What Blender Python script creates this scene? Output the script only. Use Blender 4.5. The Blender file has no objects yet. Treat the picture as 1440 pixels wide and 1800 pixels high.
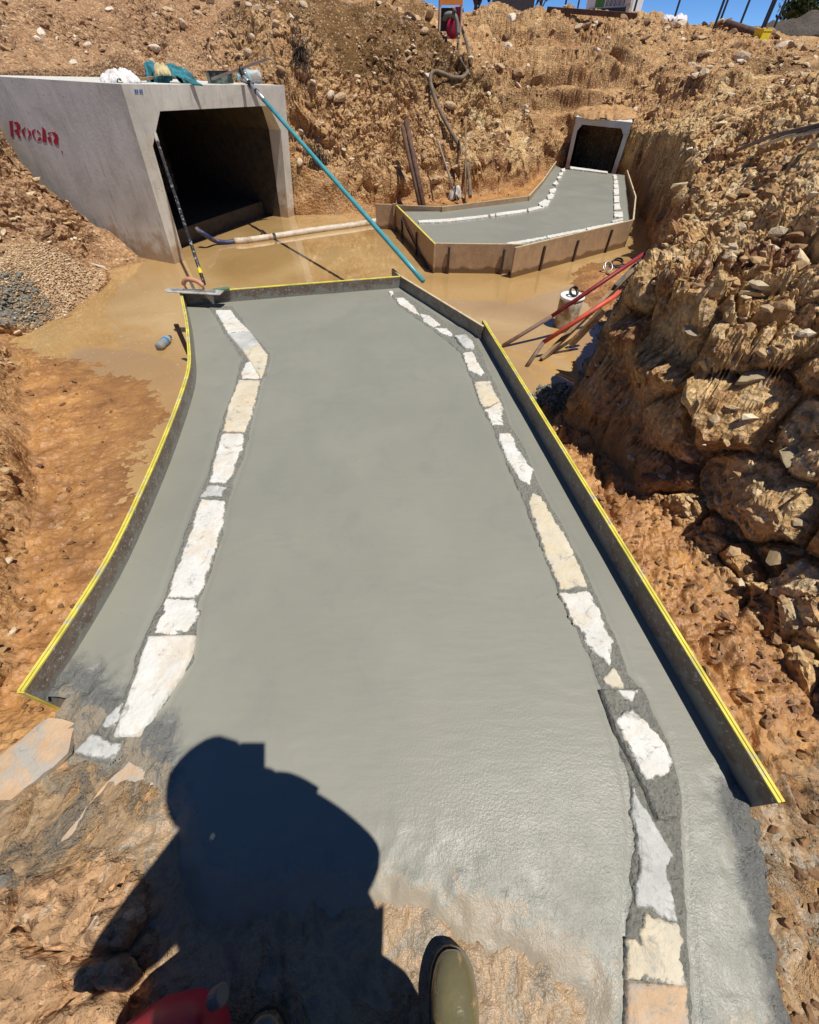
import bpy, bmesh, math, random
import numpy as np
from mathutils import Vector, Matrix, Euler

random.seed(7); rng = np.random.default_rng(7)
sc = bpy.context.scene
COL = sc.collection
R = math.radians

# ------------------------------------------------------------------ camera, sky, sun, exposure
CAM_H, PITCH, FPX = 1.45, R(48.5), 700.0           # eye height, downward pitch, focal length (1440 px wide frame)
cam = bpy.data.cameras.new('camera'); cam_o = bpy.data.objects.new('camera', cam); COL.objects.link(cam_o)
cam_o.location = (0, 0, CAM_H); cam_o.rotation_euler = (math.pi/2 - PITCH, 0, 0)
cam.sensor_fit = 'HORIZONTAL'; cam.sensor_width = 36; cam.lens = 36*FPX/1440
cam.clip_start = 0.005; cam.clip_end = 2000
sc.camera = cam_o

SUN_VEC = Vector((0.318, -0.200, 1.0)).normalized()   # towards the sun
w = bpy.data.worlds.new('World'); sc.world = w; w.use_nodes = True
nt = w.node_tree; nt.nodes.clear()
out = nt.nodes.new('ShaderNodeOutputWorld'); bg = nt.nodes.new('ShaderNodeBackground')
sky = nt.nodes.new('ShaderNodeTexSky'); sky.sky_type = 'NISHITA'; sky.sun_disc = False
sky.sun_elevation = math.asin(SUN_VEC.z); sky.sun_rotation = math.atan2(SUN_VEC.x, SUN_VEC.y)
sky.altitude = 9000; sky.air_density = 1.0; sky.dust_density = 0.0; sky.ozone_density = 4.0
bg.inputs['Strength'].default_value = 0.135
hs = nt.nodes.new('ShaderNodeHueSaturation'); hs.inputs['Saturation'].default_value = 1.12; hs.inputs['Hue'].default_value = .5
nt.links.new(sky.outputs[0], hs.inputs['Color']); nt.links.new(hs.outputs[0], bg.inputs[0]); nt.links.new(bg.outputs[0], out.inputs[0])
sun = bpy.data.lights.new('sun', 'SUN'); sun.energy = 4.9; sun.angle = R(0.53); sun.color = (1.0, 0.95, 0.87)
sun_o = bpy.data.objects.new('sun', sun); COL.objects.link(sun_o); sun_o.location = (5, -4, 12)
sun_o.rotation_euler = (-SUN_VEC).to_track_quat('-Z', 'Y').to_euler()
sc.view_settings.view_transform = 'Standard'; sc.view_settings.look = 'None'
sc.view_settings.gamma = 1; sc.view_settings.exposure = 0.0; sc.view_settings.use_curve_mapping = False
sc.render.engine = 'CYCLES'
try:
    sc.cycles.use_denoising = True
    sc.cycles.max_bounces = 6; sc.cycles.diffuse_bounces = 3; sc.cycles.glossy_bounces = 3; sc.cycles.transmission_bounces = 4
    sc.cycles.caustics_reflective = False; sc.cycles.caustics_refractive = False
except Exception: pass

# ------------------------------------------------------------------ measuring: where a sight line meets a height or a distance
_s, _c = math.sin(PITCH), math.cos(PITCH)
def ray(px, py):
    a = (px-720)/FPX; b = (py-900)/FPX
    return (a, _c - b*_s, -(_s + b*_c))
def P(px, py, z=0.0):
    r = ray(px, py); t = (z-CAM_H)/r[2]; return Vector((r[0]*t, r[1]*t, z))
def PY(px, py, Y):
    r = ray(px, py); t = Y/r[1]; return Vector((r[0]*t, Y, CAM_H + r[2]*t))
def XY(pts, z=0.0): return [tuple(P(x, y, z)[:2]) for x, y in pts]

# ------------------------------------------------------------------ numpy noise
def _hash(ix, iy, iz, seed):
    with np.errstate(over='ignore'):
        h = (ix.astype(np.uint32)*np.uint32(374761393) + iy.astype(np.uint32)*np.uint32(668265263)
             + iz.astype(np.uint32)*np.uint32(2246822519) + np.uint32(seed*3266489917 & 0xffffffff))
        h = (h ^ (h >> np.uint32(13)))*np.uint32(1274126177)
        h = (h ^ (h >> np.uint32(16)))*np.uint32(2654435761)
        h = h ^ (h >> np.uint32(15))
    return h
def _h01(h): return (h & np.uint32(0xffffff)).astype(np.float32)/np.float32(0xffffff)
def vnoise(x, y, z, seed=0):
    ix, iy, iz = (np.floor(v).astype(np.int64) for v in (x, y, z))
    fx, fy, fz = (x-ix).astype(np.float32), (y-iy).astype(np.float32), (z-iz).astype(np.float32)
    u, v, t = (f*f*f*(f*(f*6-15)+10) for f in (fx, fy, fz))
    def g(a, b, c): return _h01(_hash(ix+a, iy+b, iz+c, seed))
    x00 = g(0,0,0)*(1-u)+g(1,0,0)*u; x10 = g(0,1,0)*(1-u)+g(1,1,0)*u
    x01 = g(0,0,1)*(1-u)+g(1,0,1)*u; x11 = g(0,1,1)*(1-u)+g(1,1,1)*u
    return ((x00*(1-v)+x10*v)*(1-t) + (x01*(1-v)+x11*v)*t)*2-1
def fbm(x, y, z, scale, octv=4, seed=0, gain=0.5):
    o = 0; a = 1; s = scale; n = 0
    for k in range(octv):
        o = o + a*vnoise(x*s+17.3*k, y*s-9.1*k, z*s+4.7*k, seed+k); n += a; a *= gain; s *= 2.03
    return o/n
def worley(x, y, z, scale, seed=0):
    """facets: nearest cell's plane gives angular broken-rock relief; also F2-F1 for the cracks and the cell's hash"""
    x = (x*scale).astype(np.float32); y = (y*scale).astype(np.float32); z = (z*scale).astype(np.float32)
    ix, iy, iz = (np.floor(v).astype(np.int64) for v in (x, y, z))
    f1 = np.full(x.shape, 9., np.float32); f2 = f1.copy(); fac = np.zeros_like(f1); idv = np.zeros_like(f1)
    for a in (-1, 0, 1):
        for b in (-1, 0, 1):
            for c in (-1, 0, 1):
                h = _hash(ix+a, iy+b, iz+c, seed)
                dx = (ix+a-x).astype(np.float32) + (h & np.uint32(1023)).astype(np.float32)/1023
                dy = (iy+b-y).astype(np.float32) + ((h >> np.uint32(10)) & np.uint32(1023)).astype(np.float32)/1023
                dz = (iz+c-z).astype(np.float32) + ((h >> np.uint32(20)) & np.uint32(1023)).astype(np.float32)/1023
                d = dx*dx+dy*dy+dz*dz
                m = d < f1
                f2 = np.where(m, f1, np.minimum(f2, d))
                h2 = _h01(_hash(ix+a, iy+b, iz+c, seed+77)); h3 = _h01(_hash(ix+a, iy+b, iz+c, seed+78)); h4 = _h01(_hash(ix+a, iy+b, iz+c, seed+79))
                fl = -(dx*(h2*2-1) + dy*(h3*2-1) + dz*(h4*2-1)) + (h3-0.5)*0.40
                fac = np.where(m, fl, fac); idv = np.where(m, h2, idv); f1 = np.where(m, d, f1)
    e = np.sqrt(f2)-np.sqrt(f1); return (fac+.18)*smooth(0, .34, e), e, idv
def smooth(a, b, x):
    t = np.clip((x-a)/(b-a), 0, 1); return t*t*(3-2*t)
def sdpoly(poly, X, Y):
    """signed distance, negative inside"""
    p = np.array(poly, dtype=np.float64); n = len(p)
    d = np.full(X.shape, 1e9); ins = np.zeros(X.shape, bool)
    for i in range(n):
        ax, ay = p[i]; bx, by = p[(i+1) % n]; ex, ey = bx-ax, by-ay
        t = np.clip(((X-ax)*ex+(Y-ay)*ey)/(ex*ex+ey*ey+1e-12), 0, 1)
        d = np.minimum(d, (X-ax-t*ex)**2+(Y-ay-t*ey)**2)
        c = (ay > Y) != (by > Y)
        with np.errstate(divide='ignore', invalid='ignore'):
            xi = (bx-ax)*(Y-ay)/(by-ay)+ax
        ins ^= c & (X < xi)
    d = np.sqrt(d); return np.where(ins, -d, d)
def linedist(line, X, Y):
    d = np.full(X.shape, 1e9)
    for (ax, ay), (bx, by) in zip(line[:-1], line[1:]):
        ex, ey = bx-ax, by-ay
        t = np.clip(((X-ax)*ex+(Y-ay)*ey)/(ex*ex+ey*ey+1e-12), 0, 1)
        d = np.minimum(d, (X-ax-t*ex)**2+(Y-ay-t*ey)**2)
    return np.sqrt(d)
class RBF:
    def __init__(self, pts, eps=0.35, lam=1e-3):
        p = np.array([tuple(q) for q in pts]); self.p = p; self.e = eps; n = len(p)
        r = np.sqrt((p[:,None,0]-p[None,:,0])**2+(p[:,None,1]-p[None,:,1])**2+eps*eps)
        A = np.zeros((n+3, n+3)); A[:n,:n] = -r - lam*np.eye(n)
        A[:n,n] = 1; A[:n,n+1] = p[:,0]; A[:n,n+2] = p[:,1]; A[n:,:n] = A[:n,n:].T
        b = np.zeros(n+3); b[:n] = p[:,2]
        self.w = np.linalg.solve(A, b)
    def __call__(self, X, Y):
        o = self.w[-3]+self.w[-2]*X+self.w[-1]*Y
        for (x, y, z), ww in zip(self.p, self.w[:-3]):
            o = o - ww*np.sqrt((X-x)**2+(Y-y)**2+self.e**2)
        return o

# ------------------------------------------------------------------ mesh helpers
def link(name, me, mat=None, parent=None, smooth_=False):
    o = bpy.data.objects.new(name, me); COL.objects.link(o)
    if mat is not None: me.materials.append(mat)
    if parent is not None: o.parent = parent
    if smooth_: me.polygons.foreach_set('use_smooth', [True]*len(me.polygons))
    return o
def obj(name, verts, faces, mat=None, parent=None, smooth_=False):
    me = bpy.data.meshes.new(name); me.from_pydata([tuple(v) for v in verts], [], faces); me.update()
    return link(name, me, mat, parent, smooth_)
def bmobj(name, bm, mat=None, parent=None, smooth_=False, bevel=0):
    if bevel: bmesh.ops.bevel(bm, geom=[e for e in bm.edges if e.is_manifold and e.calc_face_angle(0) > 0.6], offset=bevel, segments=1, affect='EDGES', clamp_overlap=True)
    bmesh.ops.recalc_face_normals(bm, faces=bm.faces)
    me = bpy.data.meshes.new(name); bm.to_mesh(me); bm.free()
    return link(name, me, mat, parent, smooth_)
def tag(o, label=None, cat=None, group=None, kind=None):
    if label: o['label'] = label
    if cat: o['category'] = cat
    if group: o['group'] = group
    if kind: o['kind'] = kind
    return o
def empty(name, loc, label, cat, group=None):
    o = bpy.data.objects.new(name, None); COL.objects.link(o); o.location = loc; o.empty_display_size = 0.1
    return tag(o, label, cat, group)
def keep(o, parent):
    """parent a mesh already built in place under its thing"""
    o.parent = parent; o.matrix_parent_inverse = Matrix.Translation(-parent.location); return o
def np_mesh(name, V, Q, attrs=None):
    me = bpy.data.meshes.new(name); n = len(V); m = len(Q); k = Q.shape[1]
    me.vertices.add(n); me.vertices.foreach_set('co', V.astype(np.float32).ravel())
    me.loops.add(m*k); me.loops.foreach_set('vertex_index', Q.astype(np.int32).ravel())
    me.polygons.add(m); me.polygons.foreach_set('loop_start', np.arange(0, m*k, k, dtype=np.int32))
    try: me.polygons.foreach_set('loop_total', np.full(m, k, dtype=np.int32))
    except Exception: pass
    for nm, a in (attrs or {}).items():
        at = me.attributes.new(nm, 'FLOAT', 'POINT'); at.data.foreach_set('value', a.astype(np.float32).ravel())
    me.update(calc_edges=True); me.polygons.foreach_set('use_smooth', np.zeros(m, bool)); return me
def box_bm(bm, cx, cy, cz, sx, sy, sz, M=None):
    vs = []
    for dx in (-.5, .5):
        for dy in (-.5, .5):
            for dz in (-.5, .5):
                v = Vector((cx+dx*sx, cy+dy*sy, cz+dz*sz)); vs.append(bm.verts.new(M @ v if M else v))
    for f in ((0,1,3,2), (4,6,7,5), (0,4,5,1), (2,3,7,6), (0,2,6,4), (1,5,7,3)): bm.faces.new([vs[i] for i in f])
def catmull(pts, n=8):
    pts = [Vector(p) for p in pts]; q = [pts[0]*2-pts[1]] + pts + [pts[-1]*2-pts[-2]]; o = []
    for i in range(1, len(q)-2):
        for k in range(n):
            t = k/n; a, b, c, d = q[i-1:i+3]
            o.append(0.5*((2*b)+(c-a)*t+(2*a-5*b+4*c-d)*t*t+(3*b-a-3*c+d)*t**3))
    o.append(pts[-1]); return o
def tube_bm(bm, pts, rad, seg=8, cap=True, rads=None, wob=0):
    pts = [Vector(p) for p in pts]; rings = []; up = Vector((0.13, 0.31, 0.94)).normalized(); prev = None
    for i, p in enumerate(pts):
        t = (pts[min(i+1, len(pts)-1)]-pts[max(i-1, 0)]).normalized()
        if prev is None:
            a = t.cross(up); a = a if a.length > 1e-3 else t.cross(Vector((1, 0, 0)))
        else: a = prev - t*prev.dot(t)
        a.normalize(); prev = a; b = t.cross(a); r = rads[i] if rads else rad
        rings.append([bm.verts.new(p+(a*math.cos(2*math.pi*k/seg)+b*math.sin(2*math.pi*k/seg))*r*(1+wob*(random.random()-.5))) for k in range(seg)])
    for r0, r1 in zip(rings[:-1], rings[1:]):
        for k in range(seg): bm.faces.new((r0[k], r0[(k+1) % seg], r1[(k+1) % seg], r1[k]))
    if cap: bm.faces.new(rings[0][::-1]); bm.faces.new(rings[-1])
    return rings
def tube(name, pts, rad, mat, parent=None, seg=8, rads=None, wob=0):
    bm = bmesh.new(); tube_bm(bm, pts, rad, seg, True, rads, wob); return bmobj(name, bm, mat, parent, True)
def lathe_bm(bm, prof, seg=20, M=None):
    rings = []
    for r, z in prof:
        rings.append([bm.verts.new((M or Matrix()) @ Vector((r*math.cos(2*math.pi*k/seg), r*math.sin(2*math.pi*k/seg), z))) for k in range(seg)])
    for r0, r1 in zip(rings[:-1], rings[1:]):
        for k in range(seg): bm.faces.new((r0[k], r0[(k+1) % seg], r1[(k+1) % seg], r1[k]))
    bm.faces.new(rings[0][::-1]); bm.faces.new(rings[-1])
def frame(o, ax):
    """matrix with z along ax at o"""
    M = Vector(ax).normalized().to_track_quat('Z', 'Y').to_matrix().to_4x4(); M.translation = Vector(o); return M

# ------------------------------------------------------------------ materials
class NT:
    def __init__(self, name, disp=False):
        self.m = bpy.data.materials.new(name); self.m.use_nodes = True; self.t = self.m.node_tree; self.t.nodes.clear()
        self.o = self.n('OutputMaterial'); self.p = self.n('BsdfPrincipled'); self.l(self.p.outputs[0], self.o.inputs[0])
        tc = self.n('TexCoord'); self.co = tc.outputs['Object']; self.bump_last = None
    def n(self, ty, **kw):
        nd = self.t.nodes.new('ShaderNode'+ty)
        for k, v in kw.items():
            if hasattr(nd, k): setattr(nd, k, v)
            else: nd.inputs[k].default_value = v
        return nd
    def l(self, a, b): self.t.links.new(a, b)
    def setv(self, i, v):
        if hasattr(v, 'is_linked') or isinstance(v, bpy.types.NodeSocket): self.l(v, i)
        elif isinstance(v, (tuple, list)) and len(v) == 3 and i.type == 'RGBA': i.default_value = (*v, 1)
        else: i.default_value = v
    def noise(self, scale, detail=6, rough=0.6, co=None, dist=0.0):
        nd = self.n('TexNoise'); nd.inputs['Scale'].default_value = scale; nd.inputs['Detail'].default_value = detail
        nd.inputs['Roughness'].default_value = rough; nd.inputs['Distortion'].default_value = dist
        self.l(co or self.co, nd.inputs['Vector']); return nd.outputs['Fac']
    def voro(self, scale, feature='F1', out='Distance', co=None):
        nd = self.n('TexVoronoi'); nd.feature = feature; nd.inputs['Scale'].default_value = scale
        self.l(co or self.co, nd.inputs['Vector']); return nd.outputs[out]
    def ramp(self, f, stops):
        nd = self.n('ValToRGB'); self.l(f, nd.inputs[0]); e = nd.color_ramp.elements
        while len(e) < len(stops): e.new(0.5)
        for k, (p, c) in enumerate(stops):
            e[k].position = p; e[k].color = (*c, 1) if isinstance(c, (tuple, list)) else (c, c, c, 1)
        return nd.outputs[0]
    def mix(self, f, a, b, blend='MIX'):
        nd = self.n('Mix', data_type='RGBA', blend_type=blend); self.setv(nd.inputs[0], f); self.setv(nd.inputs[6], a); self.setv(nd.inputs[7], b); return nd.outputs[2]
    def math(self, op, a, b=None, c=None):
        nd = self.n('Math', operation=op); self.setv(nd.inputs[0], a)
        if b is not None: self.setv(nd.inputs[1], b)
        if c is not None: self.setv(nd.inputs[2], c)
        return nd.outputs[0]
    def mr(self, v, a, b, c=0., d=1.):
        nd = self.n('MapRange'); self.setv(nd.inputs[0], v)
        for k, x in zip((1, 2, 3, 4), (a, b, c, d)): nd.inputs[k].default_value = x
        return nd.outputs[0]
    def attr(self, nm):
        nd = self.n('Attribute'); nd.attribute_name = nm; return nd.outputs['Fac']
    def bump(self, h, dist, strength=1.0):
        nd = self.n('Bump'); nd.inputs['Distance'].default_value = dist; self.setv(nd.inputs['Strength'], strength)
        self.l(h, nd.inputs['Height'])
        if self.bump_last is not None: self.l(self.bump_last, nd.inputs['Normal'])
        self.bump_last = nd.outputs[0]; self.l(self.bump_last, self.p.inputs['Normal'])
    def col(self, v): self.setv(self.p.inputs['Base Color'], v)
    def rough(self, v): self.setv(self.p.inputs['Roughness'], v)
    def spec(self, v): self.setv(self.p.inputs['Specular IOR Level'], v)

def simple(name, col, rough=0.6, metal=0.0, var=0.25, scale=12, bump=0.0, bscale=40, spec=0.4, dirt=None, dscale=5, dcut=(0.5, 0.65)):
    m = NT(name); n = m.noise(scale, 5)
    c = m.mix(m.mr(n, .3, .7), tuple(x*(1-var) for x in col), tuple(min(1, x*(1+var)) for x in col))
    if dirt: c = m.mix(m.mr(m.noise(dscale, 6, .65), *dcut), c, dirt)
    m.col(c); m.rough(rough); m.p.inputs['Metallic'].default_value = metal; m.spec(spec)
    if bump: m.bump(m.noise(bscale, 5), bump)
    return m.m

# broken clay and rock of the cut
def soil_mat(name, isl=False):
    m = NT(name)
    big = m.noise(0.55, 5, .6, dist=.6); mid = m.noise(3.1, 6, .65, dist=.4); fine = m.noise(26, 5, .65)
    c = m.ramp(big, [(.32, (.33, .190, .090)), (.45, (.47, .290, .145)), (.56, (.57, .385, .205)), (.70, (.49, .285, .120))])
    c2 = m.ramp(mid, [(.30, (.22, .120, .066)), (.44, (.44, .265, .132)), (.58, (.56, .375, .20)), (.72, (.70, .55, .34))])
    c = m.mix(.5, c, c2)
    pale = m.math('MULTIPLY', m.mr(m.noise(1.3, 5, .7, dist=1.0), .47, .60), m.attr('rock'))
    c = m.mix(m.math('MULTIPLY', pale, .75), c, m.mix(mid, (.52, .38, .19), (.76, .65, .42)))
    red = m.math('MULTIPLY', m.mr(m.noise(2.0, 5, .7, dist=1.4), .57, .67), m.attr('rock'))
    c = m.mix(m.math('MULTIPLY', red, .65), c, (.27, .125, .085))
    bc = m.ramp(m.math('ADD', m.attr('blk'), m.mr(mid, .3, .7, -.10, .10)), [(.18, (.26, .125, .075)), (.34, (.43, .26, .125)), (.50, (.56, .385, .185)), (.64, (.72, .58, .34)), (.78, (.50, .30, .13)), (.90, (.76, .66, .45))])
    c = m.mix(m.math('MULTIPLY', m.attr('rock'), .68), c, bc)
    c = m.mix(m.math('MULTIPLY', m.attr('crk'), .55), c, (.13, .068, .034))
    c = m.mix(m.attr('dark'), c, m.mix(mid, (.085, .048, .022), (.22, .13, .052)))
    c = m.mix(m.math('MULTIPLY', m.attr('purple'), .6), c, m.mix(mid, (.26, .155, .10), (.46, .315, .215)))
    c = m.mix(m.math('MULTIPLY', m.attr('gravel'), .85), c, m.ramp(fine, [(.3, (.42, .31, .21)), (.5, (.60, .47, .34)), (.7, (.70, .59, .45))]))
    c = m.mix(m.math('MULTIPLY', m.attr('rock'), .12), c, m.mix(mid, (.42, .29, .13), (.74, .60, .36)))
    sxz = m.n('SeparateXYZ'); m.l(m.co, sxz.inputs[0]); shore = m.math('MULTIPLY', m.mr(sxz.outputs[2], -.245, -.205, .45, 0), m.math('SUBTRACT', 1.0, m.attr('gravel')))
    c = m.mix(m.attr('clod'), c, m.mix(mid, (.36, .225, .125), (.60, .42, .26)))
    vc = m.voro(48, out='Color'); sep = m.n('SeparateColor'); m.l(vc, sep.inputs[0])
    c = m.mix(1.0, c, m.ramp(sep.outputs[0], [(0, .62), (.8, 1.0), (.97, 1.25)]), 'MULTIPLY')
    speck = m.math('MULTIPLY', m.math('GREATER_THAN', sep.outputs[1], .94), m.math('SUBTRACT', 1.0, m.attr('mud')))
    c = m.mix(m.math('MULTIPLY', speck, .55), c, (.66, .56, .42))
    mudc = m.ramp(m.noise(4.5, 6, .65, dist=.5), [(.33, (.24, .122, .052)), (.48, (.37, .20, .080)), (.62, (.48, .275, .105))])
    c = m.mix(m.attr('mud'), c, mudc)
    g = m.math('ADD', m.attr('grey'), m.mr(m.noise(14, 5, .7), .3, .7, -.35, .35))
    gm = m.mr(g, .42, .58)
    c = m.mix(gm, c, m.mix(fine, (.135, .138, .128), (.235, .235, .21)))
    st = m.attr('smear'); stm = m.mr(m.math('ADD', st, m.mr(m.noise(7, 6, .7, dist=1.), .3, .7, -.5, .5)), .35, .75)
    sm2 = m.ramp(m.noise(6, 7, .7, dist=1.4), [(.30, (.15, .13, .10)), (.42, (.26, .195, .125)), (.51, (.37, .27, .16)), (.60, (.205, .19, .155)), (.75, (.40, .315, .21))])
    c = m.mix(stm, c, sm2)
    c = m.mix(1.0, c, (1.08, .98, .87), 'MULTIPLY'); c = m.mix(shore, c, (.17, .085, .032)); m.col(c)
    wet = m.math('MAXIMUM', m.attr('mud'), stm)
    m.rough(m.mr(wet, 0, 1, .93, .34)); m.spec(m.mr(wet, 0, 1, .15, .5))
    m.bump(m.math('MULTIPLY', m.math('ADD', fine, m.math('MULTIPLY', m.voro(36), .6)), m.mr(m.math('MAXIMUM', wet, m.attr('gravel')), 0, 1, 1.0, .35)), .022)
    m.bump(m.noise(110, 3, .6), .0035)
    return m.m
M_SOIL = soil_mat('broken_clay')

def wet_concrete(name, rough_grain=False):
    m = NT(name)
    n = m.noise(1.1, 5, .55, dist=.4); f = m.noise(60, 4, .6)
    c = m.mix(m.mr(n, .35, .65), (.236, .235, .192), (.276, .273, .222))
    c = m.mix(m.mr(m.noise(9, 5, .6), .3, .7, 0, .25), c, (.235, .232, .20)); c = m.mix(m.mr(m.noise(2.6, 6, .7, dist=1.5), .52, .66, 0, .35), c, (.215, .213, .185)); c = m.mix(m.mr(m.noise(46, 3, .6), .70, .74, 0, .5), c, (.16, .158, .14))
    r = m.attr('rough')
    rr = m.mr(m.math('ADD', r, m.mr(m.noise(11, 5, .7), .3, .7, -.25, .25)), .3, .7)
    c = m.mix(rr, c, m.mix(f, (.115, .117, .108), (.20, .20, .185)))
    mk = m.mr(m.math('ADD', m.attr('muddy'), m.mr(m.noise(12, 7, .78, dist=1.4), .3, .7, -.55, .55)), .42, .62)
    c = m.mix(m.math('MULTIPLY', mk, .85), c, m.mix(m.noise(22, 6, .75), (.25, .225, .18), (.40, .31, .20)))
    m.col(c)
    gl = m.noise(3.2, 4, .6)
    m.rough(m.math('SUBTRACT', m.mr(gl, .3, .7, .40, .54), m.math('MULTIPLY', m.attr('sparkle'), .09))); m.spec(.45)
    ms = m.n('Mapping'); ms.inputs['Scale'].default_value = (1.0, 4.0, 1.0); ms.inputs['Rotation'].default_value = (0, 0, .3); m.l(m.co, ms.inputs['Vector'])
    m.bump(m.noise(9, 4, .5, co=ms.outputs[0]), .0010)
    wv = m.n('TexWave'); wv.wave_type = 'RINGS'; wv.inputs['Scale'].default_value = 5.5; wv.inputs['Distortion'].default_value = 9; wv.inputs['Detail'].default_value = 3; wv.inputs['Detail Scale'].default_value = .7
    mw = m.n('Mapping'); mw.inputs['Location'].default_value = (1.6, -1.2, 0); m.l(m.co, mw.inputs['Vector']); m.l(mw.outputs[0], wv.inputs['Vector'])
    m.bump(wv.outputs['Fac'], .0004, m.mr(m.noise(1.7, 3, .6), .42, .62, 0, 1))
    m.bump(m.noise(125, 3, .7), .0030, m.mr(m.math('MULTIPLY', m.attr('sparkle'), m.mr(m.noise(14, 5, .7), .15, .65)), 0, 1, .05, 1.0))
    m.bump(m.noise(24, 5, .7), .028, m.math('MULTIPLY', rr, .9))
    return m.m
M_SLAB = wet_concrete('wet_concrete')
def mortar():
    m = NT('rough_mortar'); f = m.noise(42, 6, .7)
    c = m.mix(m.mr(f, .3, .7), (.195, .193, .163), (.325, .32, .27)); m.col(m.mix(m.mr(m.noise(6, 4), .4, .65, 0, .6), c, (.25, .247, .21)))
    m.rough(.62); m.bump(m.noise(38, 6, .75), .02); m.bump(m.voro(70), .006); return m.m
M_MORTAR = mortar()
def blockmat(name, a, b, stain, amt):
    m = NT(name); n = m.noise(9, 6, .65)
    c = m.mix(m.mr(n, .35, .65), a, b)
    c = m.mix(m.mr(m.noise(5.7, 7, .72, dist=.8), .47, .60, 0, amt), c, stain)
    g = m.mr(m.noise(13, 8, .78, dist=.9), .555, .64)
    c = m.mix(m.math('MULTIPLY', g, .85), c, (.30, .30, .27))
    ed = m.math('ADD', m.attr('edge'), m.mr(m.noise(22, 7, .72, dist=.7), .3, .7, -.012, .012)); c = m.mix(m.mr(ed, .001, .006, 1, 0), c, m.mix(n, (.17, .168, .148), (.29, .285, .25))); m.col(c); m.rough(.75)
    m.bump(m.noise(30, 6, .7), .008); return m.m
M_BLOCK = blockmat('white_block', (.62, .61, .56), (.75, .74, .69), (.64, .52, .36), .5)
M_CREAM = blockmat('cream_block', (.56, .50, .38), (.68, .62, .48), (.66, .52, .32), .5)
M_TILE = blockmat('grey_white_block', (.46, .46, .43), (.60, .60, .56), (.40, .40, .37), .6)
M_ORANGE = blockmat('muddy_block', (.50, .33, .19), (.62, .44, .28), (.40, .385, .34), .9)

def ply(name, wetsplash=True):
    m = NT(name); n = m.noise(14, 5, .6)
    if wetsplash:
        c = m.mix(m.mr(n, .3, .7), (.135, .098, .074), (.215, .165, .125))
        sp = m.mr(m.noise(60, 3, .75), .585, .64); c = m.mix(m.math('MULTIPLY', sp, .9), c, (.42, .40, .36))
        sx = m.n('SeparateXYZ'); m.l(m.co, sx.inputs[0])
        sm = m.math('ADD', m.mr(sx.outputs[2], 0.0, .10, .75, 0.0), m.mr(m.noise(9, 6, .75), .3, .7, -.5, .5))
        c = m.mix(m.mr(sm, .38, .55), c, (.235, .23, .20)); m.col(c); m.rough(.28); m.bump(m.noise(50, 4), .004)
    else:
        c = m.mix(m.mr(n, .3, .7), (.34, .225, .135), (.45, .315, .20))
        c = m.mix(m.mr(m.noise(3, 5, .6), .45, .7, 0, .45), c, (.28, .18, .105))
        sx = m.n('SeparateXYZ'); m.l(m.co, sx.inputs[0])
        wl = m.math('ADD', m.mr(sx.outputs[2], -.22, -.15, 1, 0), m.mr(m.noise(6, 4), .3, .7, -.3, .3)); c = m.mix(m.mr(wl, .35, .7), c, (.16, .095, .045))
        sp = m.mr(m.noise(45, 3, .75), .66, .70); c = m.mix(m.math('MULTIPLY', sp, .7), c, (.45, .38, .28))
        m.col(c); m.rough(.6); m.bump(m.noise(50, 4), .003)
    return m.m
M_PLYW = ply('splashed_form_ply'); M_PLY = ply('brown_form_ply', False)
M_YEL = simple('yellow_edge_paint', (.66, .57, .085), .65, var=.25, dirt=(.46, .43, .33), dscale=14, dcut=(.54, .64))
M_PALEEDGE = simple('pale_ply_edge', (.62, .50, .30), .7, var=.15, dirt=(.35, .30, .2), dscale=12)
M_STAKE = simple('dark_stake', (.055, .036, .026), .7, bump=.004)
M_TIMBER = simple('muddy_timber', (.30, .195, .11), .75, var=.3, bump=.006, dirt=(.2, .12, .06))

def precast(name):
    m = NT(name); n = m.noise(2.2, 6, .65, dist=.5)
    c = m.ramp(n, [(.30, (.50, .49, .43)), (.48, (.62, .61, .55)), (.62, (.69, .68, .62)), (.75, (.56, .53, .45))])
    mp = m.n('Mapping'); mp.inputs['Scale'].default_value = (6, 6, .9); m.l(m.co, mp.inputs['Vector'])
    c = m.mix(m.mr(m.noise(3, 6, .7, co=mp.outputs[0]), .52, .70, 0, .6), c, (.36, .32, .24))
    sx = m.n('SeparateXYZ'); m.l(m.co, sx.inputs[0])
    low = m.math('ADD', m.mr(sx.outputs[2], -.25, .45, .9, -.25), m.mr(m.noise(4, 6, .7), .3, .7, -.5, .5))
    c = m.mix(m.mr(low, .35, .85, 0, .75), c, (.36, .235, .12))
    pit = m.mr(m.voro(15), .05, .10, 1, 0); gate = m.math('GREATER_THAN', m.noise(5, 4, .7), .57); pit = m.math('MULTIPLY', pit, gate)
    c = m.mix(m.math('MULTIPLY', pit, .8), c, (.10, .09, .08)); m.col(c); m.rough(.85); m.spec(.25)
    m.bump(m.noise(30, 5, .6), .0018); m.bump(m.math('SUBTRACT', 1.0, pit), .008); return m.m
M_PRECAST = precast('precast_concrete')
M_SHADE = simple('shade_dark_concrete', (.060, .054, .043), .75, var=.4, bump=.004, dirt=(.075, .058, .038), dscale=3)  # concrete with the shade inside the large barrel put into its colour
M_SHADE2 = simple('deep_shade_concrete', (.014, .012, .010), .8, var=.4)  # near black: shade of the small culvert's opening painted as colour
M_STENCIL = simple('red_stencil_paint', (.42, .018, .045), .8, var=.25, scale=30, dirt=(.42, .22, .20), dscale=40, dcut=(.60, .70))
M_BLUE = simple('blue_paint_mark', (.04, .13, .38), .8, var=.3)

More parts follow.
